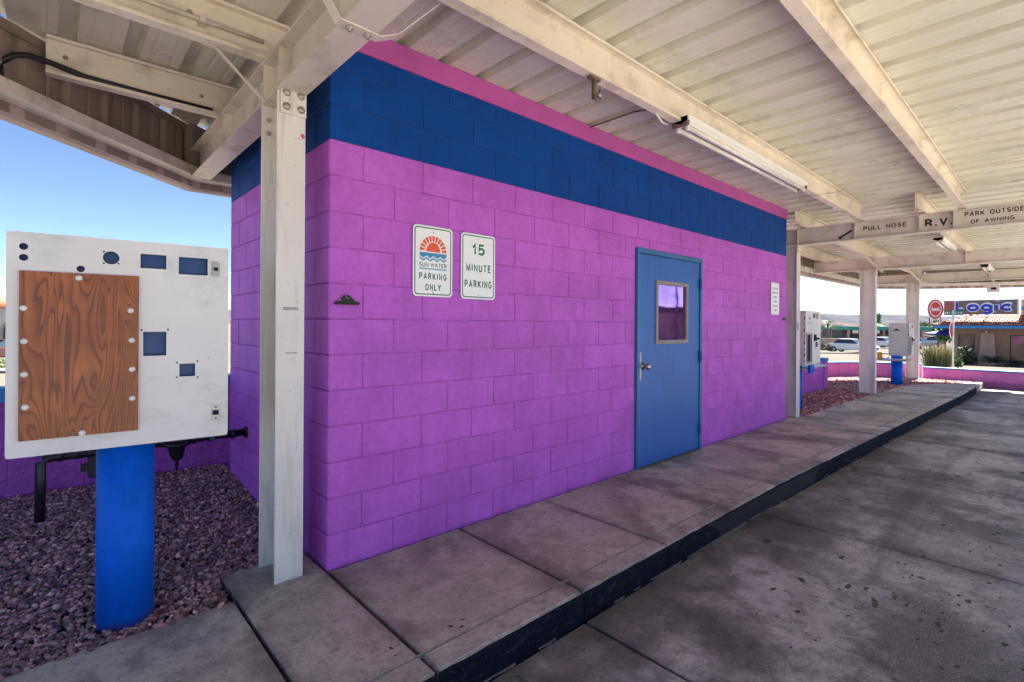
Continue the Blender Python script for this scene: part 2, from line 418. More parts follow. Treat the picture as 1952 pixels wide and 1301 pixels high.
def GL(c):
    """glyph as (advance width, list of centre-line strokes) on a unit cap height"""
    g = {
     'A': (.66, [[(0, 0), (.33, 1), (.66, 0)], [(.13, .34), (.53, .34)]]),
     'D': (.60, [[(0, 0), (0, 1), (.25, 1)]+arc(.25, .5, .33, .5, 90, -90)[1:]+[(0, 0)]]),
     'E': (.50, [[(.5, 0), (0, 0), (0, 1), (.5, 1)], [(0, .53), (.45, .53)]]),
     'F': (.48, [[(0, 0), (0, 1), (.48, 1)], [(0, .5), (.42, .5)]]),
     'G': (.66, [arc(.33, .5, .33, .5, 48, 318, 20)+[(.64, .22), (.64, .47), (.36, .47)]]),
     'H': (.58, [[(0, 0), (0, 1)], [(.58, 0), (.58, 1)], [(0, .52), (.58, .52)]]),
     'I': (.02, [[(.01, 0), (.01, 1)]]),
     'K': (.60, [[(0, 0), (0, 1)], [(.56, 1), (.02, .38)], [(.20, .58), (.60, 0)]]),
     'L': (.46, [[(0, 1), (0, 0), (.46, 0)]]),
     'M': (.72, [[(0, 0), (0, 1), (.36, .12), (.72, 1), (.72, 0)]]),
     'N': (.60, [[(0, 0), (0, 1), (.60, 0), (.60, 1)]]),
     'O': (.70, [arc(.35, .5, .35, .5, 0, 360, 28)]),
     'P': (.54, [[(0, 0), (0, 1), (.27, 1)]+arc(.27, .735, .26, .265, 90, -90)[1:]+[(0, .47)]]),
     'R': (.58, [[(0, 0), (0, 1), (.27, 1)]+arc(.27, .75, .26, .25, 90, -90)[1:]+[(0, .50)], [(.30, .50), (.58, 0)]]),
     'S': (.56, [arc(.28, .745, .25, .255, 25, 270, 14)+arc(.28, .245, .27, .245, 90, -155, 14)]),
     'T': (.54, [[(.27, 0), (.27, 1)], [(0, 1), (.54, 1)]]),
     'U': (.58, [[(0, 1), (0, .28)]+arc(.29, .28, .29, .28, 180, 360, 12)+[(.58, 1)]]),
     'V': (.62, [[(0, 1), (.31, 0), (.62, 1)]]),
     'W': (.90, [[(0, 1), (.22, 0), (.45, .95), (.68, 0), (.90, 1)]]),
     'Y': (.60, [[(0, 1), (.30, .46), (.60, 1)], [(.30, .46), (.30, 0)]]),
     '1': (.26, [[(0, .74), (.20, .86), (.24, 1), (.24, 0)]]),
     '5': (.54, [[(.50, 1), (.10, 1), (.045, .50)]+arc(.25, .335, .28, .30, 130, -145, 16)]),
     '.': (.06, [[(-.06, .0), (.10, .0)]]),
     'o': (.60, [arc(.30, .27, .30, .27, 0, 360, 26)]),
     'c': (.50, [arc(.30, .27, .30, .27, 42, 318, 20)]),
     'g': (.58, [arc(.28, .27, .28, .27, 0, 360, 24), [(.56, .56), (.56, -.14)]+arc(.29, -.14, .27, .22, 0, -150, 10)]),
     'i': (.04, [[(.02, 0), (.02, .56)], [(.02, .90), (.02, .98)]]),
    }
    return g[c]
def ribbon(pts, w):
    """outline of a thick polyline with mitres; closed polylines become quads"""
    P_ = [Vector(p) for p in pts]; quads = []; closed = (P_[0]-P_[-1]).length < 1e-6; n = len(P_); L_, R_ = [], []
    for i, p in enumerate(P_):
        d0 = (p-P_[i-1]).normalized() if i else ((p-P_[-2]).normalized() if closed else None)
        d1 = (P_[i+1]-p).normalized() if i < n-1 else ((P_[1]-p).normalized() if closed else None)
        d0 = d0 or d1; d1 = d1 or d0
        n0 = Vector((-d0.y, d0.x)); n1 = Vector((-d1.y, d1.x)); nn = (n0+n1)
        nn = nn.normalized() if nn.length > .2 else n0
        k = min(2.2, 1/max(.3, nn.dot(n0))); L_.append(p+nn*w/2*k); R_.append(p-nn*w/2*k)
    for i in range(n-1):
        quads.append([tuple(L_[i]), tuple(R_[i]), tuple(R_[i+1]), tuple(L_[i+1])])
    return quads
def text_mesh(txt, w, h, depth, mat, bold=.0, spacing=1., cx=0, cz=0, lettering='lettering', sw=.15, gap=.17, space=.42, wide=1.):
    """hand-drawn grotesque lettering fitted to w x h, centred on (cx, cz), standing from y=-depth to y=0"""
    quads = []; x = 0
    for ch in txt:
        if ch == ' ': x += space; continue
        adv, strokes = GL(ch)
        for st in strokes:
            pts = [(x+px_*wide, py_*(1-sw)+sw/2) for px_, py_ in st]
            quads += ribbon(pts, sw)
        x += adv*wide+sw+gap*spacing
    xs = [p[0] for q in quads for p in q]; ys = [p[1] for q in quads for p in q]
    x0, x1, y0, y1 = min(xs), max(xs), min(ys), max(ys)
    f = lambda p: (cx+((p[0]-x0)/(x1-x0)-.5)*w, cz+((p[1]-y0)/(y1-y0)-.5)*h)
    me = curve_mesh(lettering, [[f(p) for p in q] for q in quads], depth, mat, True)
    me.transform(Matrix.Translation((0, -depth, 0))); me.update(); return me
def circ(cx, cy, r, n=20, ry=None): return [(cx+r*math.cos(2*math.pi*k/n), cy+(ry or r)*math.sin(2*math.pi*k/n)) for k in range(n)]
def rrect(cx, cy, w, h, r, n=5):
    out = []
    for (sx, sy, a0) in ((1, 1, 0), (-1, 1, 90), (-1, -1, 180), (1, -1, 270)):
        for k in range(n+1):
            a = R(a0+90*k/n); out.append((cx+sx*(w/2-r)+r*math.cos(a), cy+sy*(h/2-r)+r*math.sin(a)))
    return out
def rect(x0, x1, y0, y1): return [(x0, y0), (x1, y0), (x1, y1), (x0, y1)]

# block of a wall: front face towards -Y, chamfered; origin at the lower left front corner of its cell
_bk = {}
def block_mesh(w, h, mat, d=.02, ch=.003, gap=.0032):
    key = (round(w, 3), round(h, 3), mat.name, d)
    if key not in _bk:
        a, b, e, f = gap, w-gap, gap, h-gap
        v = [(a, d, e), (b, d, e), (b, d, f), (a, d, f), (a, ch, e), (b, ch, e), (b, ch, f), (a, ch, f),
             (a+ch, 0, e+ch), (b-ch, 0, e+ch), (b-ch, 0, f-ch), (a+ch, 0, f-ch)]
        fs = [(8, 9, 10, 11), (4, 5, 9, 8), (5, 6, 10, 9), (6, 7, 11, 10), (7, 4, 8, 11), (0, 1, 5, 4), (1, 2, 6, 5), (2, 3, 7, 6), (3, 0, 4, 7), (3, 2, 1, 0)]
        _bk[key] = MB().addm(v, fs).mesh('block', mat)
    return _bk[key]

# ------------------------------------------------------------------ ground
def zg(x, y):
    r_ = math.hypot(x-3, y)
    if r_ < 19: return -.36
    if r_ < 45: return -.36-(r_-19)/26*.92
    if r_ < 95: return -1.28-(r_-45)/50*.35
    return -1.63
def ground_sheet():
    radii = [0, 8, 14, 19, 25, 32, 38, 45, 60, 80, 95, 150, 260, 500, 1000, 2500, 4000]
    n = 96; v = [(3, 0, zg(3, 0))]; f = []
    for r_ in radii[1:]:
        for k in range(n):
            a = 2*math.pi*k/n; x, y = 3+r_*math.cos(a), r_*math.sin(a); v.append((x, y, zg(x, y)))
    for k in range(n): f.append((0, 1+k, 1+(k+1) % n))
    for i in range(len(radii)-2):
        b = 1+i*n
        for k in range(n): f.append((b+k, b+n+k, b+n+(k+1) % n, b+(k+1) % n))
    m, nn, l, p = nmat('pale_street_and_desert'); P = pos(nn)
    d = nn.new('ShaderNodeVectorMath'); d.operation = 'LENGTH'; l.new(P, d.inputs[0])
    near = mixc(nn, l, ramp(nn, l, noise_(nn, l, P, .35, 6), [(.4, 0.), (.65, 1.)]), (.145, .132, .112), (.12, .108, .094))
    near = mixc(nn, l, ramp(nn, l, noise_(nn, l, P, 12, 4), [(.4, 0.), (.7, .5)]), near, (.165, .15, .127))
    far = mixc(nn, l, ramp(nn, l, noise_(nn, l, P, .012, 6, .6), [(.4, 0.), (.62, 1.)]), (.19, .14, .11), (.12, .09, .085))
    t = ramp(nn, l, math_(nn, l, 'DIVIDE', d.outputs['Value'], 400.), [(.24, 0.), (.34, 1.)])
    l.new(mixc(nn, l, t, near, far), p.inputs['Base Color']); p.inputs['Roughness'].default_value = .9; p.inputs['Specular IOR Level'].default_value = .0
    bump(nn, l, p, noise_(nn, l, P, 30, 3), .3, .01)
    o = MB().addm(v, f).build('ground', m); tag(o, kind='structure')
ground_sheet()

# far hills
def ridge(name, dist, base_z, amp, seed, mat, depth, a0=-75, a1=75, freq=1., steps=200, rough=.5):
    v = []; f = []; rows = 7
    for i in range(steps+1):
        a = R(a0+(a1-a0)*i/steps)+math.atan2(fwd.y, fwd.x)
        h = 0
        for o_, am in ((1, 1.), (2.3, .5), (5.1, .28), (11, .15), (23, .08)):
            h += am*noise.noise(Vector((math.degrees(a)*.09*freq*o_, seed, o_)))
        top = amp*(1+rough*h)
        for j in range(rows):
            t = j/(rows-1)
            jag = 1+.22*noise.noise(Vector((math.degrees(a)*.9*freq, j*1.7, seed)))
            rr = dist+depth*t
            z = base_z+(top-base_z)*(math.sin(t*math.pi/2)**1.2)*(jag if 0 < j < rows-1 else 1)
            v.append((rr*math.cos(a), rr*math.sin(a), z))
    for i in range(steps):
        for j in range(rows-1): f.append((i*rows+j, (i+1)*rows+j, (i+1)*rows+j+1, i*rows+j+1))
    return tag(MB().addm(v, f).build(name, mat), kind='structure')
hillm = simple('dry_hill_rock', (.10, .068, .066), .95, var=.35, scale=.012, spec=0)
hillm2 = simple('dark_hill_rock', (.055, .052, .06), .95, var=.4, scale=.01, spec=0)
ridge('far_mountains', 2900, -9, 58, 3.3, hillm2, 300, rough=.45)
ridge('desert_hills', 1300, -4, 10, 9.1, hillm, 250, freq=.8, rough=.9)

# ------------------------------------------------------------------ driveway, sidewalk, kerb
def kerb_y(x):
    pts = [(-9, -1.09), (3.6, -1.10), (6.3, -1.18), (12.8, -1.41), (16.4, -1.46)]
    for (a, b), (c, d) in zip(pts, pts[1:]):
        if x <= c: return b+(d-b)*(x-a)/(c-a)
    return -1.46
drive = empty('driveway', kind='structure')
dj = [-8, -5.75, -3.5, -1.3, .91, 3.17, 5.25, 7.5, 9.9, 11.6, 13.1, 14.9, 16.45]
g = .009
for x0, x1 in zip(dj, dj[1:]):
    for y0, y1 in ((None, -4.6),):
        ka, kb = (kerb_y(x0)-.012, kerb_y(x1)-.012) if y0 is None else (y0, y0)
        MB().prism([(x0+g, ka), (x0+g, y1+g), (x1-g, y1+g), (x1-g, kb)], -.40, -.15+rnd.uniform(-.0015, .0015)).build('slab', M['drive'], drive, .006)
MB().prism([(-7.9, -1.2), (-7.9, -4.5), (16.4, -4.5), (16.4, -1.5)], -.42, -.172).build('joint_filler', M['joint'], drive)
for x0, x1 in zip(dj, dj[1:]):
    for y0, y1 in ((-4.6, -8.4), (-8.4, -12.2)): MB().prism([(x0+g, y0), (x0+g, y1+g), (x1-g, y1+g), (x1-g, y0)], -.40, -.151).build('slab', M['bounce_apron'], drive, .006)  # added slabs out of view, pale to bounce sunlight up under the roof
# thin pale grout lip along the foot of the kerb, broken up
grout = MB(); nq = 900; x0_ = -2.; dx_ = 17.4/nq
for q in range(nq):
    xs_ = [x0_+q*dx_, x0_+(q+1)*dx_]
    ds_ = []
    for xx in xs_:
        v_ = noise.noise(Vector((xx*1.3, 3, 0)))*.030+noise.noise(Vector((xx*7, 8, 0)))*.020+noise.noise(Vector((xx*31, 2, 0)))*.009-.001+(.012 if 1.0 < xx < 3.4 else 0)
        ds_.append(v_)
    if min(ds_) <= .001: continue
    a, b = kerb_y(xs_[0]), kerb_y(xs_[1])
    grout.prism([(xs_[0], a-.002), (xs_[0], a-.003-ds_[0]), (xs_[1], b-.003-ds_[1]), (xs_[1], b-.002)], -.152, -.1455)
grout.build('grout_lip', simple('dirty_grout', (.15, .13, .115), .9, var=.4, scale=30), drive)['kind'] = 'stuff'

walk = empty('sidewalk', kind='structure')
sj = [-5.0, -4.08, -3.2, -2.3, -1.38, -.457, .005, .918, 1.755, 2.66, 3.60, 4.70, 5.75, 6.75, 7.45, 8.3, 9.2, 10.1, 11.0, 11.9, 12.8, 13.8]
def yback(x):
    if x < 0: return .02
    if x < 7: return -.003
    return -.10 if x < 9.4 else -.10-(x-9.4)*.038
for i, (x0, x1) in enumerate(zip(sj, sj[1:])):
    gg = .010 if i < 8 else .005
    hi = lambda x: kerb_y(x)+.145
    yb0, yb1 = (yback(x0+.01), yback(x1-.01))
    if x0 < 6.95 < x1: yb0 = yb1 = -.003
    poly = [(x0+gg, hi(x0)+.002), (x1-gg, hi(x1)+.002), (x1-gg, yb1), (x0+gg, yb0)]
    if abs(x0+.457) < .01: poly = [(x0+gg, hi(x0)+.002), (x1-gg, hi(x1)+.002), (x1-gg, .355), (x0+.004, .355)]
    dz = rnd.uniform(-.002, .002)
    MB().prism(poly, -.3, dz).build('slab', M['walk'] if x0 < 7 else M['walk_light'], walk, .006)
MB().prism([(13.81, kerb_y(13.8)+.147), (15.95, kerb_y(15.9)+.147), (15.0, -.86), (14.1, -.34), (13.81, -.27)], -.3, 0).build('slab', M['walk_light'], walk, .006)
# the band of sidewalk beside the end of the building that reaches back to the columns
MB().prism([(6.965, .003), (7.448, .003), (7.448, .30), (6.965, .30)], -.3, -.001).build('slab', M['walk'], walk, .005)
MB().prism([(-4.9, -1.0), (13.7, -1.25), (13.7, -.35), (7.4, -.16), (7.4, -.05), (6.9, -.02), (-.01, -.02), (-.01, .3), (-.44, .3), (-.44, -.02), (-4.9, -.02)], -.32, -.022).build('joint_filler', M['joint'], walk)
kerb = empty('kerb', kind='structure')
for i, (x0, x1) in enumerate(zip(sj+[14.9], (sj+[14.9, 16.4])[1:])):
    gg = .008 if i < 8 else .004
    a, b = kerb_y(x0), kerb_y(x1)
    k = MB(); k.prism([(x0+gg, a+.012), (x1-gg, b+.012), (x1-gg, b+.141), (x0+gg, a+.141)], -.3, rnd.uniform(-.002, .002)).build('kerb_stone', M['walk'] if x0 < 7 else M['walk_light'], kerb, .008, 2)
    # painted front, 12 mm proud of the stone and slightly ragged at its top edge
    if x0 < 13.9:
        vs = []; n = 14
        for q in range(n+1):
            t = q/n; xx = x0+gg*.6+(x1-x0-1.2*gg)*t; y = a+(b-a)*t
            top = -.012+.007*noise.noise(Vector((xx*9, 1, 0)))
            bulge = .003*noise.noise(Vector((xx*6, 4, 0)))
            vs += [(xx, y+.0115, -.3), (xx, y+bulge-.001, -.3), (xx, y+bulge, -.10), (xx, y+.002+bulge, top-.012), (xx, y+.0115, top)]
        fs = []
        for q in range(n):
            for j in range(4): fs.append((q*5+j, (q+1)*5+j, (q+1)*5+j+1, q*5+j+1))
        fs += [(0, 1, 2, 3, 4), tuple(n*5+j for j in (4, 3, 2, 1, 0))]
        MB().addm(vs, fs).build('kerb_face', M['kerbface'], kerb)
sl = MB()
for q in range(160):
    x0 = -2+q*.1; 
    if rnd.random() < .12 or x0 > 9: continue
    y0, y1 = kerb_y(x0)+.1435, kerb_y(x0+.1)+.1435; w = rnd.uniform(.002, .0032)
    sl.addm([(x0, y0-w, .0015), (x0+.1, y1-w, .0015), (x0+.1, y1+w, .0015), (x0, y0+w, .0015), (x0, y0-w, -.02), (x0+.1, y1-w, -.02), (x0+.1, y1+w, -.02), (x0, y0+w, -.02)],
            [(0, 1, 2, 3), (4, 7, 6, 5), (0, 4, 5, 1), (1, 5, 6, 2), (2, 6, 7, 3), (3, 7, 4, 0)])
sl.build('sealant_line', M['sealant'], kerb)['kind'] = 'stuff'

# ------------------------------------------------------------------ gravel beds
def gz(x, y):
    if x < 3: return -.03+max(0, min(1.95, y-.3))*.073
    return -.03
ico = (1+5**.5)/2
IV = np.array([(-1, ico, 0), (1, ico, 0), (-1, -ico, 0), (1, -ico, 0), (0, -1, ico), (0, 1, ico), (0, -1, -ico), (0, 1, -ico), (ico, 0, -1), (ico, 0, 1), (-ico, 0, -1), (-ico, 0, 1)])/math.hypot(1, ico)
IF = np.array([(0, 11, 5), (0, 5, 1), (0, 1, 7), (0, 7, 10), (0, 10, 11), (1, 5, 9), (5, 11, 4), (11, 10, 2), (10, 7, 6), (7, 1, 8), (3, 9, 4), (3, 4, 2), (3, 2, 6), (3, 6, 8), (3, 8, 9), (4, 9, 5), (2, 4, 11), (6, 2, 10), (8, 6, 7), (9, 8, 1)])
def stones(name, pts, smin, smax, seed, label=None, tint=(1, 1, 1)):
    rs = np.random.RandomState(seed); n = len(pts); pts = np.array(pts)
    vv = IV[None]*(1+rs.uniform(-.28, .28, (n, 12, 1)))
    s = rs.uniform(smin, smax, (n, 1, 1))*rs.choice([1, 1, 1, 1.35], (n, 1, 1)); vv = vv*s*np.stack([rs.uniform(.8, 1.35, n), rs.uniform(.65, 1, n), rs.uniform(.4, .75, n)], 1)[:, None]
    def rot(ax, a):
        c, q = np.cos(a), np.sin(a); o = np.zeros((n, 3, 3)); i, j = [(1, 2), (0, 2), (0, 1)][ax]; o[:, ax, ax] = 1
        o[:, i, i] = c; o[:, j, j] = c; o[:, i, j] = -q; o[:, j, i] = q; return o
    Rm = rot(2, rs.uniform(0, 6.28, n)) @ rot(0, rs.normal(0, .45, n)) @ rot(1, rs.normal(0, .45, n))
    vv = np.einsum('nij,nkj->nki', Rm, vv)+pts[:, None]
    V = vv.reshape(-1, 3).astype(np.float32); F = (IF[None]+12*np.arange(n)[:, None, None]).reshape(-1, 3)
    me = bpy.data.meshes.new(name); me.vertices.add(len(V)); me.vertices.foreach_set('co', V.ravel())
    me.loops.add(F.size); me.loops.foreach_set('vertex_index', F.ravel().astype(np.int32))
    me.polygons.add(len(F)); me.polygons.foreach_set('loop_start', np.arange(0, F.size, 3, dtype=np.int32)); me.polygons.foreach_set('loop_total', np.full(len(F), 3, np.int32))
    me.update(); me.validate()
    pal = np.array([(.19, .12, .13), (.25, .16, .165), (.13, .085, .10), (.30, .21, .20), (.165, .12, .155), (.35, .26, .23), (.09, .06, .075), (.24, .15, .13), (.22, .18, .20)])
    col = pal[rs.randint(0, len(pal), n)]*rs.uniform(.6, 1.95, (n, 1))**1.7*np.array([1.2, .98, .90])*np.array(tint)
    ca = me.color_attributes.new('Col', 'FLOAT_COLOR', 'POINT'); ca.data.foreach_set('color', np.concatenate([np.repeat(col, 12, 0), np.ones((n*12, 1))], 1).astype(np.float32).ravel())
    setmat(me, M['stones']); o = link(name, me); o['kind'] = 'stuff'; 
    if label: o['label'] = label
    return o
def scatter(poly, dens, seed, zj=(0, .014)):
    rs = random.Random(seed); xs = [p[0] for p in poly]; ys = [p[1] for p in poly]
    A = (max(xs)-min(xs))*(max(ys)-min(ys)); out = []
    for _ in range(int(A*dens)):
        x, y = rs.uniform(min(xs), max(xs)), rs.uniform(min(ys), max(ys))
        if in_poly(x, y, poly): out.append((x, y, gz(x, y)+rs.uniform(*zj)*1.0))
    return out
bedL = [(-4.2, .03), (-.47, .03), (-.47, .36), (-.005, .36), (-.005, 2.34), (-4.2, 2.34)]
ptsL = scatter([(-2.3, .03), (-.47, .03), (-.47, .36), (-.005, .36), (-.005, 2.34), (-2.3, 2.34)], 5200, 3)+scatter([(-4.2, .03), (-2.3, .03), (-2.3, 2.34), (-4.2, 2.34)], 1000, 4)
for _ in range(26):    # a few stones kicked onto the concrete edge
    ptsL.append((rnd.uniform(-2.2, -.48), rnd.gauss(.01, .02), .008))
for q in ((-.36, .30), (-.33, .335), (-.40, .345), (-.30, .35), (-.44, .33)): ptsL.append((q[0], q[1], .008))
stones('gravel', ptsL, .0065, .0165, 1, 'crushed mauve stone filling the bed around the boarded panel')
def bed(name, poly, z):
    bm = bmesh.new(); vs = [bm.verts.new((x, y, 0)) for x, y in poly]; bm.faces.new(vs)
    bmesh.ops.triangulate(bm, faces=bm.faces); 
    for _ in range(3): bmesh.ops.subdivide_edges(bm, edges=bm.edges, cuts=1, use_grid_fill=True)
    for v in bm.verts: v.co.z = gz(v.co.x, v.co.y)-.006
    me = bpy.data.meshes.new(name); bm.to_mesh(me); bm.free(); setmat(me, M['soil']); o = link(name, me); o['kind'] = 'structure'
bed('gravel_bed', bedL, 0)
bedR = [(7.47, -.09), (9.4, -.09), (13.8, -.27), (14.1, -.34), (15.0, -.86), (15.95, -1.28), (16.4, -1.29), (16.4, -.3), (15.95, .25), (15.4, 1.0), (14.4, 1.5), (13.2, 1.75), (12.0, 1.85), (11.0, 1.85), (7.0, 1.9), (7.0, .31), (7.47, .31)]
bed('gravel_bed', bedR, 0)
stones('gravel', scatter(bedR, 900, 5, (0, .02)), .018, .03, 2, 'reddish crushed stone bed beyond the building, its far edge in sun', (1.15, .95, .95))

# ------------------------------------------------------------------ the block building
bld = empty('block_building', (0, 0, 0), label='purple and blue painted concrete block utility building under the awning', cat='building')
BH, BW, L, W = .2032, .4064, 6.95, 2.09
core = MB(); core.box(.008, L-.008, .0045, W, -.2, 2.438).build('wall_core', M['mortar'], bld)
MB().box(.008, L-.008, .0045, W, 2.438, 3.10).build('wall_core_upper', M['mortar_blue'], bld)
door_o = (3.005, 4.305, 2.148)
nblk = 0; far = {}
def put_block(x0, x1, z0, z1, mat, face):
    """face 'f': front wall, 'l': left end"""
    global nblk
    if x1-x0 < .03 or z1-z0 < .03: return
    me = block_mesh(x1-x0, z1-z0, mat); nblk += 1
    j = rnd.uniform(-.0012, .0012)
    if face == 'f': link('block', me, bld, (x0, j, z0), (rnd.uniform(-.001, .001), 0, rnd.uniform(-.001, .001)))
    else: link('block', me, bld, (j, x1, z0), (0, 0, -math.pi/2))
def cells(row, length):
    s = 0. if row % 2 == 0 else -BW/2
    out = []
    while s < length-1e-6:
        out.append((max(0, s), min(length, s+BW))); s += BW
    return out
rows = [(k*BH, (k+1)*BH if k < 14 else 2.985) for k in range(15)]
for k, (z0, z1) in enumerate(rows):
    mat = M['purple'] if k < 12 else M['blue']
    for a, b in cells(k, L):
        if L-b < .09: b = L
        if b-a < .09: continue
        if z0 < door_o[2] and b > door_o[0] and a < door_o[1]:
            if a < door_o[0]: put_block(a, door_o[0], z0, z1, mat, 'f')
            if b > door_o[1]: put_block(door_o[1], b, z0, z1, mat, 'f')
            if z1 > door_o[2]+.03: put_block(max(a, door_o[0]), min(b, door_o[1]), door_o[2], z1, mat, 'f')
        else: put_block(a, b, z0, z1, mat, 'f')
    # left end wall, half a block out of step; the largest in the picture are single parts
    for a, b in cells(k+1, W):
        put_block(a, b, z0, z1, mat, 'l')
# the trim board
MB().box(-.004, L+.006, -.009, .02, 2.984, 3.128).build('trim_board', M['pink_trim'], bld, .002)
MB().box(-.009, -.002, -.009, W, 2.984, 3.128).build('trim_board', M['pink_trim'], bld)
# ragged mortar droppings at the foot of the wall
dr = MB()
for _ in range(420):
    x = rnd.uniform(0, 6.9)
    if 3.0 < x < 4.31: continue
    r_ = rnd.uniform(.003, .009); dr.sphere((x, -.004-rnd.random()*.006, .001), r_, 5, (1.6, .8, .5))
dr.build('mortar_crumb', M['padc'], bld)['kind'] = 'stuff'

# door
df = MB()
df.box(3.007, 3.055, -.028, .02, 0, 2.146).box(4.255, 4.303, -.028, .02, 0, 2.146).box(3.055, 4.255, -.028, .02, 2.098, 2.146)
df.build('door_frame', M['doorframe'], bld, .003)
wx0, wx1, wz0, wz1 = 3.34, 3.98, 1.205, 1.85
dm = curve_mesh('door', [rect(3.060, 4.250, .012, 2.093), rect(wx0+.02, wx1-.02, wz0+.02, wz1-.02)], .03, M['door'])
door = link('door', dm, bld, (0, -.014, 0))
link('window_frame', curve_mesh('window_frame', [rect(wx0, wx1, wz0, wz1), rect(wx0+.038, wx1-.038, wz0+.038, wz1-.038)], .02, M['beige']), door, (0, -.014, 0))
link('pane', MB().box(wx0+.03, wx1-.03, .008, .012, wz0+.03, wz1-.03).mesh('pane', M['pane']), door, (0, 0, 0))
MB().box(3.028, 3.088, -.006, .0, .862, 1.128).build('lock_plate', M['steel'], door, .002)
MB().lathe([(.034, 0), (.036, -.008), (.015, -.016), (.014, -.04), (.028, -.05), (.032, -.065), (.026, -.082), (.010, -.086)], (3.115, 0, .995), 20, 'y').build('knob', M['chrome'], door)
for z in (1.862, 1.045, .24):
    MB().tube([(4.254, -.022, z-.06), (4.254, -.022, z+.06)], .011, 8).box(4.236, 4.262, -.018, -.010, z-.055, z+.055).build('hinge', M['doorframe'], door)
MB().box(3.055, 4.255, -.05, .01, -.004, .010).build('threshold', M['rust'], bld, .002)

# ------------------------------------------------------------------ signs on the wall
def plate(w, h, r_): return [rrect(0, 0, w, h, r_)]
def ring(w, h, r_, t): return [rrect(0, 0, w, h, r_), rrect(0, 0, w-2*t, h-2*t, r_-t*.7)]
def screw(parent, x, z, y=-.003, r_=.0055): MB().lathe([(r_, 0), (r_*.8, -.002), (.0005, -.003)], (x, y, z), 10, 'y').build('screw', M['steel'], parent)
s1 = empty('parking_sign', (.686, -.008, 1.803), label='white sign with orange sun emblem reading SUN WATER PARKING ONLY', cat='sign')
link('plate', curve_mesh('plate', plate(.305, .457, .028), .003, M['signwhite']), s1, (0, -.003, 0))
link('border', curve_mesh('border', ring(.283, .435, .022, .007), .0008, M['signgreen']), s1, (0, -.0038, 0))
link('sun_disc', curve_mesh('sun_disc', [[(.055*math.cos(R(a)), .062*math.sin(R(a))) for a in range(0, 181, 10)]], .0008, M['orange']), s1, (0, -.0038, .062))
for k in range(11):
    a0, a1 = R(2+k*16.35), R(2+k*16.35+10.5)
    ri, ro = .066, .104
    link('sun_ray', curve_mesh('sun_ray', [[(ri*math.cos(a0), ri*math.sin(a0)), (ro*math.cos(a0-.025), ro*math.sin(a0-.025)), (ro*math.cos(a1+.025), ro*math.sin(a1+.025)), (ri*math.cos(a1), ri*math.sin(a1))]], .0008, M['orange']), s1, (0, -.0038, .062))
def wave(y0, y1, n=40, w=.104, amp=.0065, flat_top=False):
    up_ = [(-w+2*w*i/n, y1+(0 if flat_top else amp*math.cos(4*2*math.pi*i/n*.98))) for i in range(n+1)]
    lo_ = [(-w+2*w*i/n, y0+amp*math.cos(4*2*math.pi*i/n*.98)) for i in range(n+1)]
    return [lo_+up_[::-1]]
link('water_band', curve_mesh('water_band', wave(.028, .055, flat_top=True), .0008, M['signblue']), s1, (0, -.0038, 0))
link('water_band', curve_mesh('water_band', wave(.006, .014), .0008, M['signblue']), s1, (0, -.0038, 0))
link('water_band', curve_mesh('water_band', wave(.017, .021), .0008, M['signblue']), s1, (0, -.0038, 0))
link('lettering', text_mesh('SUN WATER', .212, .033, .0008, M['signblack'], sw=.14, cz=-.024), s1, (0, -.003, 0))
link('underline', curve_mesh('underline', [rect(-.104, .104, -.053, -.046)], .0008, M['signblue']), s1, (0, -.0038, 0))
link('lettering', text_mesh('PARKING', .212, .054, .0008, M['signgreen'], sw=.19, gap=.26, wide=.85, cz=-.098), s1, (0, -.003, 0))
link('lettering', text_mesh('ONLY', .122, .054, .0008, M['signgreen'], sw=.19, gap=.24, wide=.8, cz=-.168), s1, (0, -.003, 0))
screw(s1, 0, .190); screw(s1, 0, -.205)
s2 = empty('parking_sign', (1.063, -.008, 1.799), label='white sign with green lettering reading 15 MINUTE PARKING', cat='sign')
link('plate', curve_mesh('plate', plate(.305, .455, .028), .003, M['signwhite']), s2, (0, -.003, 0))
link('border', curve_mesh('border', ring(.283, .433, .022, .007), .0008, M['signgreen']), s2, (0, -.0038, 0))
link('lettering', text_mesh('15', .112, .088, .0008, M['signgreen'], sw=.19, gap=.16, cz=.125), s2, (0, -.003, 0))
link('lettering', text_mesh('MINUTE', .215, .066, .0008, M['signgreen'], sw=.19, gap=.24, wide=.8, cz=-.010), s2, (0, -.003, 0))
link('lettering', text_mesh('PARKING', .242, .066, .0008, M['signgreen'], sw=.19, gap=.24, wide=.8, cz=-.122), s2, (0, -.003, 0))
screw(s2, 0, .190, r_=.004); screw(s2, 0, -.200, r_=.004)
s3 = empty('notice_sign', (6.49, -.008, 1.785), label='narrow white notice with six faded grey lines near the far wall corner', cat='sign')
link('plate', curve_mesh('plate', plate(.305, .457, .028), .003, M['signwhite']), s3, (0, -.003, 0))
link('border', curve_mesh('border', ring(.285, .437, .022, .003), .0008, M['signgrey']), s3, (0, -.0038, 0))
for k, wd in enumerate((.20, .22, .17, .14, .17, .12)):
    m_ = MB(); x = -wd/2; z = .145-k*.062
    while x < wd/2-.01:      # the worn print is no longer legible: strokes only
        w = rnd.uniform(.008, .014); q = rnd.choice((0, 1, 2))
        m_.box(x, x+.004, -.0008, 0, z-.013, z+.013)
        if q != 1: m_.box(x+.004, x+w, -.0008, 0, z+(.009 if q else -.013), z+(.013 if q else -.009))
        if q: m_.box(x+w-.001, x+w+.003, -.0008, 0, z-.013, z+.013)
        x += w+.008
    m_.build('faded_line', M['signgrey'], s3, loc=(0, -.003, 0))

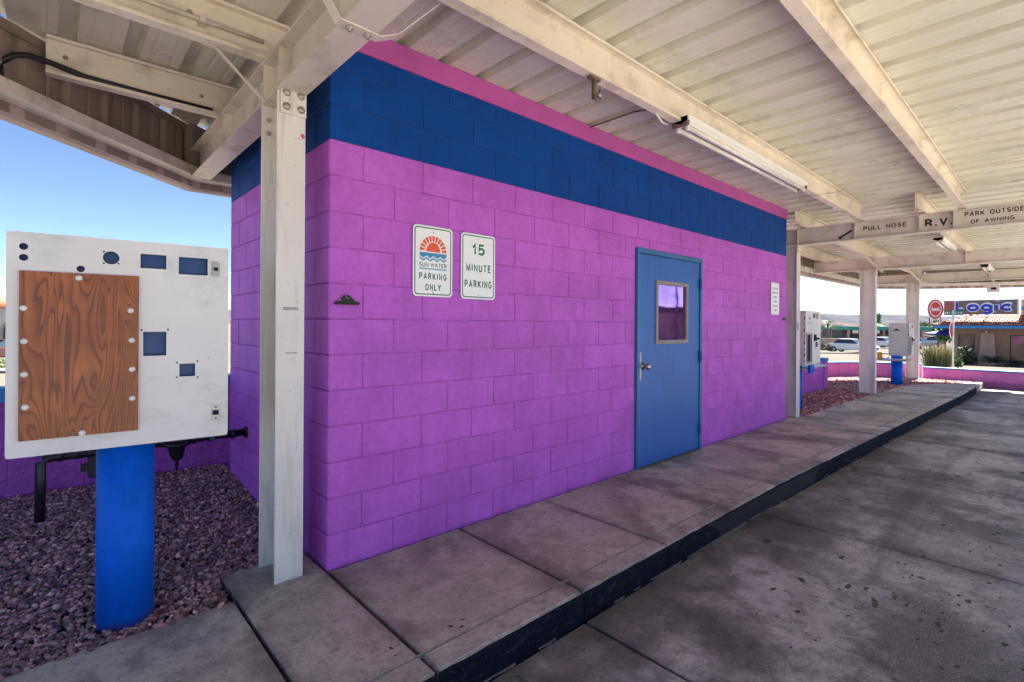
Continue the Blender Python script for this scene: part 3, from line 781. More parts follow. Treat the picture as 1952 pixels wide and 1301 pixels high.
# clipboard clips screwed to the wall
def clip(loc, rz, label, s=1.):
    t = empty('clipboard_clip', loc, rz, label=label, cat='clip', group='dark metal clipboard clips')
    a = .076*s
    MB().extrude([(-a, 0), (a, 0), (a, .010*s), (.05*s, .016*s), (.030*s, .034*s), (.016*s, .048*s), (.0, .052*s), (-.016*s, .048*s), (-.030*s, .034*s), (-.05*s, .016*s), (-a, .010*s)], -.016, -.006, 'y').build('clip_plate', M['blackmetal'], t, .002)
    MB().extrude([(-.066*s, -.004), (.066*s, -.004), (.066*s, .003), (-.066*s, .003)], -.028, -.002, 'y').build('jaw', M['blackmetal'], t)
    pts = [(.014*s*math.cos(R(q)), -.019, .046*s+.014*s*math.sin(R(q))) for q in range(0, 361, 30)]
    MB().tube(pts, .002*s, 6).build('hanging_ring', M['chrome'], t)
    for sx in (-1, 1): MB().lathe([(.007*s, 0), (.006*s, -.004), (.001, -.005)], (sx*.045*s, -.016, .024*s), 8, 'y').build('rivet', M['chrome'], t)
    return t
clip((.101, -.004, 1.508), 0, 'dark clipboard clip screwed to the purple wall left of the parking signs')
clip((6.84, -.004, 1.485), 0, 'dark clipboard clip on the far end of the purple wall below the notice', .7)

# ------------------------------------------------------------------ the awning (metal canopy)
can = empty('metal_awning', (-.195, .18, 0), label='cream steel drive-through awning with ribbed metal roof on four columns', cat='awning')
can_off = Vector((.195, -.18, 0))
def cl(o): o.location = Vector(o.location)+can_off; return o
def dz(x):
    pts = [(-9, 0), (6.9, -.0), (7.28, -.015), (11.35, -.08), (15.8, -.10), (30, -.11)]
    for (a, b), (c, d) in zip(pts, pts[1:]):
        if x <= c: return b+(d-b)*(x-a)/(c-a)
    return -.11
YB = 2.53
def yhi(x):
    if x < -.05: return min(YB, x+2.76)
    if x < 6.97: return YB
    if x < 16.45: return 1.11
    if x < 17.5: return 1.11-(x-16.45)*.94
    return .12-(x-17.5)*2.1
YL = -3.55
def ylo(x):
    if x < -1.0: return YL+min(1.2, -1.0-x)
    return YL
XL, XR = -2.2, 18.7
def deck():
    pitch = .3075; x = .455-pitch*12
    prof = [(-.1537, 0), (-.115, 0), (-.106, .0022), (-.096, .0022), (-.087, 0), (-.046, 0), (-.030, .052), (.030, .052), (.046, 0), (.087, 0), (.096, .0022), (.106, .0022), (.115, 0), (.1537, 0)]
    while x < XR:
        P = []
        for k in range(3):
            for (u, z) in prof[(1 if k else 0):]:
                xx = x+k*pitch+u
                if XL <= xx <= XR: P.append((xx, z))
        if len(P) > 2:
            vs = []; n = len(P)
            for (xx, z) in P:
                a, b = ylo(xx), yhi(xx)
                h = 3.1315+dz(xx)+z
                vs += [(xx, a, h), (xx, b, h), (xx, b, h+.003), (xx, a, h+.003)]
            fs = []
            for i in range(n-1):
                q = i*4; w = q+4
                fs += [(q, q+1, w+1, w), (q+3, w+3, w+2, q+2), (q+1, q+2, w+2, w+1), (q, w, w+3, q+3)]
            fs += [(0, 3, 2, 1), (n*4-4, n*4-3, n*4-2, n*4-1)]
            cl(MB().addm(vs, fs).build('roof_panel', M['deck'], can))
        x += 3*pitch
deck()
# closing strips over the building so that the sun does not reach the block core
# beams
FX = [-.195, 7.28, 11.35, 15.8]
def ibeam(x, y0, y1, z0, h, parent, name='beam', notch=0):
    w, tf, tw = .074, .011, .008
    prof = [(-w, 0), (w, 0), (w, tf), (tw/2, tf), (tw/2, h-tf), (w, h-tf), (w, h), (-w, h), (-w, h-tf), (-tw/2, h-tf), (-tw/2, tf), (-w, tf)]
    return cl(MB().extrude([(x+a, z0+b) for a, b in prof], y0, y1, 'y').build(name, M['cream'], parent, .0015))
bz = {-.195: 2.645, 7.28: 2.622, 11.35: 2.560, 15.8: 2.550}
bh = {-.195: .242, 7.28: .245, 11.35: .238, 15.8: .236}
yend = {-.195: 2.27, 7.28: 1.0, 11.35: .94, 15.8: .84}
cy = {-.195: .04, 7.28: -.062, 11.35: -.205, 15.8: -.235}
for x in FX:
    z0, h = bz[x], bh[x]
    b = ibeam(x, YL+.1, yend[x], z0, h, can)
    # stiffeners: (y positions)
    ys = [cy[x]+.006, cy[x]+.268]
    if x == -.195: ys += [1.22, -.72, -1.85, -3.2]
    elif x == 7.28: ys += [-.80, -1.517, -1.857, -3.0]
    else: ys += [-1.58, -2.9, -4.3]
    for y in ys:
        s = MB()
        for sx in (-1, 1):
            s.box(*sorted((x+sx*.0045, x+sx*.066)), y-.004, y+.004, z0+.0115, z0+h-.0115)
        o = s.build('stiffener', M['cream'], b); o.location = (0, 0, 0)
    # column: H section on a base plate
    y0 = cy[x]; D = .275
    col = MB().extrude([(0, 0)], 0, 0, 'y') if False else MB()
    zt = z0-.002
    w, tf, tw = .0745, .012, .009
    prof = [(-w, 0), (w, 0), (w, tf), (tw/2, tf), (tw/2, D-tf), (w, D-tf), (w, D), (-w, D), (-w, D-tf), (-tw/2, D-tf), (-tw/2, tf), (-w, tf)]
    col.prism([(x+a, y0+b) for a, b in prof], .0 if x < 8 else .02, zt)
    c_ = cl(col.build('column', M['column'], can, .0015))
    # bolted splice plates on the flange faces under the beam
    def boltrow(px_, py_, pz_, ny):
        MB().lathe([(.013, 0), (.013, ny*.004), (.0095, ny*.006), (.0095, ny*.014), (.002, ny*.015)], (px_, py_, pz_), 8, 'y').build('bolt', M['bolt'], c_)
    if x == -.195:
        MB().box(x-.060, x+.0745, y0-.013, y0-.0005, 2.520, 2.672).build('splice_plate', M['column'], c_, .001)
        for bx in (x-.030, x+.045):
            for bz_ in (2.558, 2.632):
                MB().lathe([(.021, 0), (.021, -.002), (.017, -.0025), (.016, -.011), (.002, -.0125)], (bx, y0-.013, bz_), 12, 'y').build('bolt', M['bolt'], c_)
        for bz_ in (2.56, 2.485): boltrow(x-.038, y0+D-tf, bz_, -1)
    else:
        MB().box(x-.0745, x+.060, y0-.010, y0-.0005, z0-.125, z0+.02).build('splice_plate', M['column'], c_, .001)
        for bx in (x-.04, x+.03):
            for bz_ in (z0-.09, z0-.03):
                MB().lathe([(.013, 0), (.013, -.004), (.002, -.005)], (bx, y0-.010, bz_), 8, 'y').build('bolt', M['bolt'], c_)
    if x > 8:
        MB().box(x-.17, x+.17, y0-.09, y0+D+.09, -.02, .02).build('base_plate', M['padc'], c_, .01)
        for sx in (-.13, .13):
            for sy in (-.06, D+.06): MB().tube([(x+sx, y0+sy, .02), (x+sx, y0+sy, .075)], .009, 6).build('anchor_bolt', M['bolt'], c_)
    elif x < 0:   # ragged grout at the foot
        gm = MB()
        for q in range(26):
            xx = x-.075+q*.15/26; gm.box(xx, xx+.0065, y0-.004-rnd.random()*.005, y0+.002, 0, .003+rnd.random()*.006)
        gm.build('grout', M['padc'], c_)
# column marks: tape scraps and paint chip
cfirst = [o for o in can.children if o.name == 'column'][0]
tp = simple('worn_tape', (.36, .34, .31), .7, var=.4, scale=60)
MB().prism([(-.236, 0), (-.156, .0), (-.154, .0007), (-.238, .0007)], 0, 0)  # (kept simple: strips below)
for (a, b, z, h) in ((-.234, -.155, 1.468, .016), (-.218, -.160, 1.232, .008)):
    MB().box(a, b, .0385, .0394, z, z+h).build('tape_scrap', tp, cfirst)
MB().addm([(-.150, .0392, 2.43), (-.130, .0392, 2.437), (-.122, .0392, 2.42), (-.136, .0392, 2.405), (-.150, .0399, 2.43), (-.130, .0399, 2.437), (-.122, .0399, 2.42), (-.136, .0399, 2.405)], [(0, 1, 2, 3), (4, 5, 6, 7), (0, 1, 5, 4), (1, 2, 6, 5), (2, 3, 7, 6), (3, 0, 4, 7)]).build('paint_chip', M['pink_trim'], cfirst)
stk = link('sticker', MB().box(7.225, 7.295, -.0635, -.0625, 1.335, 1.45).mesh('sticker', simple('pale_green_sticker', (.20, .42, .34), .5)), [o for o in can.children if o.name.startswith('column')][1])
# purlins (C sections, lower flange towards -Y with a lip)
def purlin(x0, x1, y, zb=2.889, h=.232, web=.004, parent=can, flange=.07, name='purlin'):
    m_ = MB(); n = max(1, int((x1-x0)/1.5)); f = flange; t = .004
    pr = [(0, 0), (0, h), (-f, h), (-f, h-.018), (-f+t, h-.018), (-f+t, h-t), (-t, h-t), (-t, t), (-f+t, t), (-f+t, .020), (-f, .020), (-f, 0)]
    vs = []; fs = []; k = len(pr)
    for i in range(n+1):
        x = x0+(x1-x0)*i/n
        for a, b in pr: vs.append((x, y+a, zb+b+dz(x)+(0 if x > 0 else 0)))
    for i in range(n):
        for j in range(k): fs.append((i*k+j, (i+1)*k+j, (i+1)*k+(j+1) % k, i*k+(j+1) % k))
    fs += [tuple(range(k)), tuple(range(n*k, n*k+k))[::-1]]
    return cl(m_.addm(vs, fs).build(name, M['cream2'], parent))
ends = lambda y: max(XL+.06, -2.58+y)       # where the left chamfer cuts each purlin
P1 = purlin(ends(.33), .0-.005, .33); P2 = purlin(ends(1.40), -.005, 1.40)
PA = purlin(XL+.1, 7.36, -.83); PB = purlin(XL+.1, 7.36, -1.90); PC = purlin(XL+.1, 7.36, -2.97)
for y, xe in ((-.09, 17.1), (-1.50, 17.8), (-2.95, 18.3)): purlin(7.02, xe, y)
purlin(7.02, 16.1, .86)
for bx_, by_, bz_ in ((-1.09, 1.394, 3.03), (-.36, 1.394, 3.02), (-.36, 1.394, 2.93), (-.62, .325, 3.03)):
    MB().lathe([(.014, 0), (.014, -.004), (.008, -.006), (.008, -.014), (.001, -.015)], (bx_, by_, bz_), 10, 'y').build('bolt', M['bolt'], P2 if by_ > 1 else P1)
# sheet screws, joint straps and a conduit lying in the first purlin on the left
cd_ = cl(MB().tube([(-1.95, .275, 2.985), (-.27, .275, 2.985)], .013, 8).build('conduit', M['cream'], can))
MB().box(-.585, -.555, .255, .33, 2.968, 3.006).build('conduit_clip', M['cream'], cd_, .002)
# flat fly braces
def strap(pts, w=.035, t=.005):
    m_ = MB(); pts = [Vector(p) for p in pts]; vs = []
    for p in pts: vs += [p+Vector((0, -w/2, 0)), p+Vector((0, w/2, 0)), p+Vector((0, w/2, t)), p+Vector((0, -w/2, t))]
    fs = [(0, 1, 2, 3), tuple(len(vs)-4+k for k in (3, 2, 1, 0))]
    for i in range(len(pts)-1):
        for j in range(4): fs.append((i*4+j, i*4+(j+1) % 4, i*4+4+(j+1) % 4, i*4+4+j))
    return cl(m_.addm(vs, fs).build('brace', M['cream'], can))
br = strap([(-.72, -.76, 3.08), (-.34, -.76, 2.72), (-.285, -.76, 2.642), (-.105, -.76, 2.638), (-.02, -.76, 2.68), (.36, -.76, 3.08)], .055)
for bx in (-.235, -.155): MB().lathe([(.016, 0), (.016, -.005), (.009, -.007), (.009, -.016), (.001, -.017)], (bx, -.76, 2.638), 10, 'z').build('bolt', M['bolt'], br)
strap([(-.56, .32, 2.886), (-.50, .32, 2.884), (-.275, .30, 2.672), (-.262, .30, 2.66)], .026)
for x in (11.35, 15.8): strap([(x-.55, cy[x]+.1, 2.89+dz(x)), (x-.08, cy[x]-.12, 2.57+dz(x))], .05, .01)
# edge channel, fascia panels, gutter round the roof edge
edge = [(XL+.02, -2.3), (XL+.02, .32), (-.16, 2.36), (6.97, 2.36)]
def run(name, prof, path, mat, bev=0): return cl(MB().sweep(prof, path).build(name, mat, can, bev))
# offsets: positive u is to the left of the travel direction = outwards here
chan = [(-.02, 2.655), (.105, 2.655), (.105, 2.735), (.100, 2.735), (.100, 2.66), (-.015, 2.66), (-.015, 2.735), (-.02, 2.735)]
gut = [(.115, 2.735), (.115, 2.60), (.14, 2.585), (.215, 2.585), (.215, 2.72), (.21, 2.72), (.21, 2.592), (.142, 2.592), (.12, 2.605), (.12, 2.735)]
topa = [(.085, 3.06), (.105, 3.06), (.105, 3.125), (.10, 3.125), (.10, 3.065), (.085, 3.065)]
south = [(18.3, YL+.06, -.11), (7.28, YL+.06, -.02), (-1.0, YL+.06, 0), (XL+.02, YL+1.2, 0), (XL+.02, -2.3, 0)]
run('edge_channel', [(a-.06, b) for a, b in chan], south, M['cream']); run('gutter', [(a-.06, b) for a, b in gut], south, M['gutter'])
run('edge_channel', chan, edge, M['cream']); run('gutter', gut, edge, M['gutter']); run('edge_angle', topa, edge, M['fascia'])
edgeR = [(7.0, 1.06, -.02), (11.35, .99, -.08), (16.2, .88, -.11), (17.3, -.15, -.11), (18.25, -2.2, -.11)]
run('edge_channel', [(a-.06, b) for a, b in chan], edgeR, M['cream']); run('gutter', [(a-.06, b) for a, b in gut], edgeR, M['gutter']); run('edge_angle', [(a-.06, b) for a, b in topa], edgeR, M['fascia'])
def fascia(path, off, zoff=0):
    for (p, q) in zip(path, path[1:]):
        zo = p[2] if len(p) > 2 else 0
        p, q = Vector(p[:2]), Vector(q[:2]); d = (q-p).normalized(); nn = Vector((-d.y, d.x)); Ln = (q-p).length
        k = int(Ln/.615)+1; wpan = Ln/k
        for i in range(k):
            prof = []; nr = 2; pit = wpan/nr
            for r_ in range(nr):
                s0 = i*wpan+r_*pit
                for (u, o_) in ((0, 0), (.10, 0), (.115, .006), (.13, 0), (.18, 0), (.205, .03), (.255, .03), (.28, 0)):
                    prof.append((s0+u*pit/.3075, o_))
            prof.append((i*wpan+wpan, 0))
            vs = []
            for (s, o_) in prof:
                a = p+d*s+nn*(off+o_)
                vs += [(a.x, a.y, 2.60+zo), (a.x, a.y, 3.112+zo), (a.x+nn.x*.003, a.y+nn.y*.003, 3.112+zo), (a.x+nn.x*.003, a.y+nn.y*.003, 2.60+zo)]
            fs = []
            for j in range(len(prof)-1):
                a = j*4; b = a+4
                fs += [(a, b, b+1, a+1), (a+3, a+2, b+2, b+3), (a+1, b+1, b+2, a+2), (a, a+3, b+3, b)]
            cl(MB().addm(vs, fs).build('fascia_panel', M['fascia'], can))
fascia(edge, .108); fascia(edgeR, .048)
cl(MB().prism([(-.30, 2.36), (-.225, 2.44), (-.16, 2.475), (-.02, 2.475), (-.02, 2.40), (-.13, 2.40), (-.25, 2.30)], 2.66, 3.115).build('corner_closure', M['fascia'], can))
# lettering on the second beam
b2 = [o for o in can.children if o.name.startswith('beam')][1]
def beamtext(t, y0, y1, z0, z1, bold=.02, sp=1.):
    me = text_mesh(t, abs(y0-y1), z1-z0, .001, M['textblack'], sw=bold, space=.75)
    link('lettering', me, b2, (7.2755, (y0+y1)/2, (z0+z1)/2), (0, 0, -math.pi/2))
beamtext('PULL HOSE', -.89, -1.37, 2.738, 2.800, .20)
beamtext('R.V.', -1.565, -1.835, 2.683, 2.800, .24)
beamtext('PARK OUTSIDE', -1.955, -2.475, 2.772, 2.838, .20)
beamtext('OF AWNING', -2.01, -2.40, 2.675, 2.735, .20)
arrow = [(-.088, -.055), (-.040, -.062), (-.052, -.045), (.088, .040), (.072, .062), (-.066, -.022), (-.078, -.008)]
link('arrow_mark', curve_mesh('arrow_mark', [arrow], .001, M['textblack']), b2, (7.2745, -.672, 2.715), (0, 0, -math.pi/2))

# fluorescent fixtures, hanging box, rusty hook, wire: separate things hung from the awning
def fixture(x0, ln, y, z, label, rusty=True):
    t = empty('tube_light', (x0, y, z), label=label, cat='light fixture', group='twin tube light fixtures under the awning')
    MB().extrude([(-.085, .012), (-.02, -.012), (.045, .012), (.045, .045), (-.085, .045)], 0, ln, 'x').build('housing', M['signwhite'], t)
    for yy in (-.055, .02):
        MB().tube([(.05, yy, -.03), (ln-.05, yy, -.03)], .019, 12).build('tube', M['tube'], t)
    for xx in (0, ln-.025):
        e = MB().box(xx, xx+.025, -.08, .05, -.025, .045).build('end_cap', M['rust'] if rusty else M['cream'], t, .004)
    for xx in (.028, ln-.055):
        for yy in (-.055, .02): MB().box(xx, xx+.028, yy-.012, yy+.012, -.055, -.005).build('lamp_holder', M['boltw'], t, .003)
    MB().box(ln*.5-.01, ln*.5+.01, -.03, .05, -.012, .0).build('tube_clip', M['boltw'], t)
    return t
fixture(2.23, 2.52, -.875, 2.875, 'long twin tube light hung along the beam above the door')
fixture(9.35, 1.5, -1.42, 2.79, 'short twin tube light behind the lettered cross beam', False)
fixture(13.9, 1.5, -1.62, 2.73, 'far twin tube light between the two outermost columns', True)
cl(MB().tube([(1.98, -.845, 2.89), (2.03, -.84, 2.87), (2.12, -.81, 2.872), (2.22, -.80, 2.885)], .009, 8).build('flexible_conduit', M['column'], can))
cl(MB().tube([(2.30, -.01, 3.115), (2.30, -.45, 3.112), (2.28, -.78, 3.05), (2.25, -.82, 2.90)], .006, 6).build('conduit', M['rust'], can))
hk = empty('hose_hook', (1.25, -.875, 2.868), label='rusty broken hose bracket hanging from the roof beam above the wall', cat='bracket')
MB().box(-.045, .045, -.02, .02, .0, .016).build('mounting_plate', M['rust'], hk, .003)
MB().box(-.01, .012, -.012, .012, -.115, .005).build('stem', M['rust'], hk, .002)
MB().tube([(0, 0, -.10), (.03, -.005, -.118), (.062, 0, -.10), (.07, 0, -.06), (.05, 0, -.04)], .008, 7).build('hook', M['rust'], hk)
MB().sphere((.05, 0, -.075), .019, 8).build('roller', M['steel'], hk)
wr = MB().tube([(5.18, -.80, 2.872), (5.22, -1.4, 2.868), (5.2, -1.95, 2.873), (5.0, -2.6, 2.868), (4.7, -3.9, 2.875)], .0035, 5).build('hanging_wire', M['column'])
tag(wr, 'thin grey wire strung under the roof beams', 'wire')
hb = empty('junction_box', (15.55, -1.67, 2.352), label='cream box with small dark window hanging from the far beam', cat='electrical box')
MB().box(-.06, .06, -.11, .11, -.115, .10).build('box', M['cream'], hb, .005)
MB().box(-.064, -.058, -.055, .04, -.06, -.005).build('window', M['darkhole'], hb)
MB().box(-.02, .02, -.02, .02, .10, .21).build('hanger', M['cream'], hb)
bc = cl(MB().tube([(-1.36, 1.20, 2.70), (-1.365, 1.21, 2.80), (-1.345, 1.215, 2.86), (-1.31, 1.22, 2.90), (-1.25, 1.24, 2.928), (-1.15, 1.29, 2.935), (-1.0, 1.343, 2.925), (-.7, 1.35, 2.92), (-.30, 1.35, 2.92)], .017, 10).build('black_cable', M['black'], can))

# ------------------------------------------------------------------ panel kiosks on blue pipe posts
def local_rect(x0, x1, z0, z1): return rect(x0, x1, z0, z1)
ang = math.atan2(.010-.084, -.503+1.285)
k1 = empty('boarded_panel_kiosk', (-.894, .047, 0), ang, label='white sheet metal kiosk boarded with plywood on a thick blue pipe post', cat='kiosk')
WK, Z0, Z1 = .786, .843, 1.764
def fx(px): return (px-10)/424.
def U(px, py):
    """position on the kiosk face from survey of its front"""
    # ray to plane through the kiosk face
    th_ = .0062; a = px-976; b = py-618; u = a+th_*b; v = b-th_*a
    rr, hh = u/961., -v/961.
    d = Vector((rr*.737+.676, rr*-.676+.737, hh)); cm = Vector((-1.155, -2.781, 1.4))
    n_ = Vector((-math.sin(ang), math.cos(ang), 0)); p0 = Vector((-.894, .047, 0))
    t = (p0-cm).dot(n_)/d.dot(n_); q = cm+d*t
    return ((q-p0).dot(Vector((math.cos(ang), math.sin(ang), 0))), q.z)
holes = []; hl = lambda c, r_: holes.append(circ(c[0], c[1], r_, 18))
for p_, r_ in (((45, 470), .014), ((45, 491), .014), ((154, 513), .014), ((212, 492), .029)): hl(U(*p_), r_)
def hrect(a, b):
    x0, z1 = U(*a); x1, z0 = U(*b); holes.append(rect(x0, x1, z0, z1)); return x0, x1, z0, z1
hrect((268, 484), (317, 514)); hrect((341, 490), (396, 526)); hrect((273, 633), (317, 678)); hrect((342, 694), (372, 717)); hrect((405, 782), (419, 793))
for p_ in ((270, 629.5), (320.5, 629), (337, 691.5), (376.5, 689), (337, 719.5), (377, 719.5)): hl(U(*p_), .0042)
for p_ in ((198, 480), (198, 502), (226, 503)): hl(U(*p_), .004)
a_, b_ = U(11, 438), U(435, 832)
link('face_panel', curve_mesh('face_panel', [rrect(0, (Z0+Z1)/2, WK, Z1-Z0, .012, 3)]+holes, .004, M['panel']), k1)
bx = MB().box(-WK/2+.003, WK/2-.003, .05, .34, Z0+.003, Z1-.003)
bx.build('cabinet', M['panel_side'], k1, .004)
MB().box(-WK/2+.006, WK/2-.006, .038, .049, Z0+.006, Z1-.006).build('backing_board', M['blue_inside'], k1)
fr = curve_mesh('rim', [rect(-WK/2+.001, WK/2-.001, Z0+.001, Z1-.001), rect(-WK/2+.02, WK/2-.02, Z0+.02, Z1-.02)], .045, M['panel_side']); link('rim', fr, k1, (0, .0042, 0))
px0, pz1 = U(40, 514); px1, pz0 = U(263, 822)
pz1b = U(264, 530)[1]; pz0b = U(36, 838)[1]
ply = MB().box(px0-.004, px1, -.016, -.0005, (pz0+pz0b)/2, (pz1+pz1b)/2).build('plywood_board', M['wood'], k1, .001)
for p_ in ((151, 531), (46, 588), (47, 651), (47, 714), (49, 776), (157, 825), (249, 593), (251, 649), (252, 704), (252, 759)):
    c_ = U(*p_); MB().lathe([(.0125, 0), (.011, -.003), (.006, -.0052), (.0005, -.006)], (c_[0], -.016, c_[1]), 12, 'y').build('carriage_bolt', M['boltw'], ply)
c_ = U(411, 514); lk = MB().box(c_[0]-.017, c_[0]+.017, -.013, -.0005, c_[1]-.038, c_[1]+.038).build('lock_housing', M['steel'], k1, .006, 2)
MB().lathe([(.010, 0), (.010, -.004), (.003, -.0045)], (c_[0], -.013, c_[1]), 12, 'y').build('lock_cylinder', M['blackmetal'], lk)
c_ = U(411, 787)
lt = link('latch_plate', curve_mesh('latch_plate', [rrect(c_[0], c_[1], .034, .078, .004), rect(c_[0]-.014, c_[0]+.013, c_[1]-.010, c_[1]+.014)], .004, M['steel']), k1, (0, -.0045, 0))
for zz in (-.025, .028): MB().lathe([(.004, 0), (.003, -.002), (.0005, -.0025)], (c_[0], -.004, c_[1]+zz), 8, 'y').build('screw', M['blackmetal'], lt)
pst = MB().lathe([(.1125, -.12), (.1125, Z0+.0)], (0, 0, 0), 40, 'z').build('pipe_post', M['post_blue'], k1, loc=(-.006, .20, 0))
MB().box(-.19, -.10, .12, .28, Z0-.012, Z0-.001).build('mounting_plate', M['steel'], k1)
# water pipe with valve behind the kiosk
pp = empty('water_pipe', (0, 1.585, .531), label='black water pipe with valves running behind the boarded kiosk into the wall', cat='pipe')
MB().tube([(-.002, 0, .0), (-1.15, 0, -.004), (-1.18, 0, -.010), (-1.192, 0, -.03), (-1.195, 0, -.40)], .028, 10).build('pipe', M['black'], pp)
MB().lathe([(.045, 0), (.045, -.012), (.028, -.014)], (-.001, 0, 0), 14, 'x').build('escutcheon', M['black'], pp)
for xx in (-.10, -.25, -.36, -.55, -.68, -.78, -.90, -1.02, -1.1): MB().tube([(xx-.014, 0, 0), (xx+.014, 0, 0)], .037, 8).build('coupling', M['black'], pp)
MB().lathe([(.09, .0), (.095, -.02), (.055, -.045), (.045, -.10), (.032, -.13), (.012, -.14), (.010, -.17), (.004, -.22)], (-.465, 0, -.005), 16, 'z').build('valve_bonnet', M['black'], pp)
MB().box(-.53, -.40, -.045, .045, -.01, .045).build('valve_body', M['black'], pp, .01)
MB().tube([(-.25, -.03, 0), (-.25, -.075, -.01)], .018, 8).build('petcock', simple('teal_brass', (.05, .16, .18), .5, .5), pp)
MB().box(-.965, -.905, -.03, .03, -.17, -.02).build('check_valve', M['black'], pp, .01)
MB().box(-1.0, -.96, -.02, .02, -.12, -.075).build('valve_lever', M['black'], pp)

# the two working kiosks beyond the building
def kiosk(name, loc, w, d, z0, z1, label, postx, posty, detail, trayx=None):
    t = empty(name, loc, 0, label=label, cat='kiosk')
    MB().box(0, w, .02, d, z0, z1).build('cabinet', M['panel_side'], t, .008)
    slot = (w*.10, w*.38, z0+(z1-z0)*.07, z0+(z1-z0)*.56)
    fp = link('face_panel', curve_mesh('face_panel', [rect(.02, w-.01, z0+.01, z1-.01), rect(*slot)], .018, M['panel']), t, (0, .0, 0))
    link('slot_frame', curve_mesh('slot_frame', [rect(slot[0]-.03, slot[1]+.03, slot[2]-.035, slot[3]+.035), rect(*slot)], .008, M['steel']), fp, (0, -.009, 0))
    MB().box(slot[0], slot[1], .012, .0195, slot[2], slot[3]).build('slot_recess', M['darkhole'], fp)
    MB().box(.55*w, .66*w, -.018, -.001, z0+(z1-z0)*.44, z0+(z1-z0)*.56).build('coin_slot', M['darkhole'], fp)
    MB().box(.66*w, .74*w, -.045, -.001, z0+(z1-z0)*.465, z0+(z1-z0)*.50).build('coin_lever', M['darkhole'], fp)
    MB().box(.66*w, .79*w, -.004, -.001, z0+(z1-z0)*.33, z0+(z1-z0)*.42).build('coin_return', M['blackmetal'], fp)
    MB().box(.50*w, .60*w, -.003, -.001, z1-.125, z1-.045).build('display', M['darkhole'], fp)
    MB().box(.66*w, .82*w, -.003, -.001, z1-.135, z1-.045).build('instruction_card', simple('tan_card', (.30, .25, .18), .6), fp)
    link('lettering', text_mesh('WATER', w*.34, .022, .001, M['signgrey'], cx=w*.30, cz=z1-.21), fp) if detail else None
    MB().box(w*.25, w*.31, -.006, -.001, z1-.15, z1-.115).build('button', M['blackmetal'], fp)
    MB().tube([(w+.012, .05, z1-.06), (w+.018, .05, z1-.12)], .014, 6).build('side_lock', M['steel'], t)
    # hinge line down the near edge
    for k in range(9):
        zz = z0+.05+k*(z1-z0-.1)/8; MB().box(-.004, .012, .004, .018, zz, zz+.05).build('hinge_knuckle', M['rust'] if k % 2 else M['steel'], t)
    MB().lathe([(.115, -.12), (.115, z0)], (postx, posty, 0), 32, 'z').build('pipe_post', M['post_blue'], t)
    return t
k2 = kiosk('water_kiosk', (8.07, .09, 0), .79, .36, .735, 1.655, 'white coin water kiosk on a blue post beside the second column', .13, .20, True)
MB().box(-.02, 1.32, .02, .34, .66, .685).build('drip_shelf', M['steel'], k2, .004)
MB().box(.20, .40, -.02, .02, .60, .735).build('shelf_bracket', M['post_blue'], k2, .004)
k3 = kiosk('water_kiosk', (14.02, -.31, 0), .62, .40, .68, 1.485, 'white water kiosk with blank side on a blue post at the far column', -.07, .22, False)
k3.rotation_euler = (0, 0, 0)
MB().box(-.45, .25, -.02, .70, .575, .60).build('drip_shelf', M['steel'], k3, .004)
MB().lathe([(.118, .60), (.118, .62)], (-.07, .22, 0), 24, 'z').build('post_band', M['boltw'], k3)
hz = empty('yellow_hose_bracket', (13.95, .26, .60), label='yellow metal bracket with hose standing on the far kiosk shelf', cat='bracket')
MB().box(-.03, .03, -.06, .04, .0, .16).build('bracket', simple('yellow_paint', (.62, .30, .01), .5), hz, .01)
MB().tube([(0, -.03, .03), (.0, -.14, .0), (0, -.2, .05)], .012, 6).build('hose', M['post_blue'], hz)
clip((14.018, -.07, 1.30), -math.pi/2, 'dark clipboard clip on the blank side of the far white kiosk', .9)

# ------------------------------------------------------------------ low block walls with blue caps
def lowwall(name, path, z0, z1, capH, mat, label, out=.2, flip=False, rows_=None):
    t = empty(name, (path[0][0], path[0][1], 0), label=label, cat='wall'); org = Vector((path[0][0], path[0][1], 0))
    m_ = MB().sweep([(0.004, z0-.5), (out, z0-.5), (out, z1-capH), (0.004, z1-capH)], path); o = m_.build('wall_core', M['mortar'] if mat != M['pink_wall'] else simple('pink_mortar', (.38, .10, .33), .8), t); o.location = -org
    o = MB().sweep([(-.012, z1-capH+.001), (out+.012, z1-capH+.001), (out+.012, z1), (-.012, z1)], path).build('wall_cap', M['blue_cap'], t, .006); o.location = -org
    n = int(math.ceil((z1-capH-z0)/BH)); cnt = 0
    for (p, q) in zip(path, path[1:]):
        p, q = Vector(p), Vector(q); d = (q-p).normalized(); Ln = (q-p).length; rz = math.atan2(d.y, d.x)
        for k in range(n):
            zt = z1-capH-k*BH; zb = max(z0-.06, zt-BH)
            s = -(BW/2 if k % 2 else 0)
            while s < Ln:
                a, b = max(0, s), min(Ln, s+BW); s += BW
                if b-a < .05 or zt-zb < .04: continue
                c_ = p+d*a-org.xy; link('block', block_mesh(b-a, zt-zb, mat), t, (c_.x, c_.y, zb), (0, 0, rz)); cnt += 1
    return t
lowwall('low_wall', [(-3.4, 2.36), (.25, 2.36)], .0, .912, .105, M['purple_rough'], 'purple rough block low wall with blue cap behind the boarded kiosk')
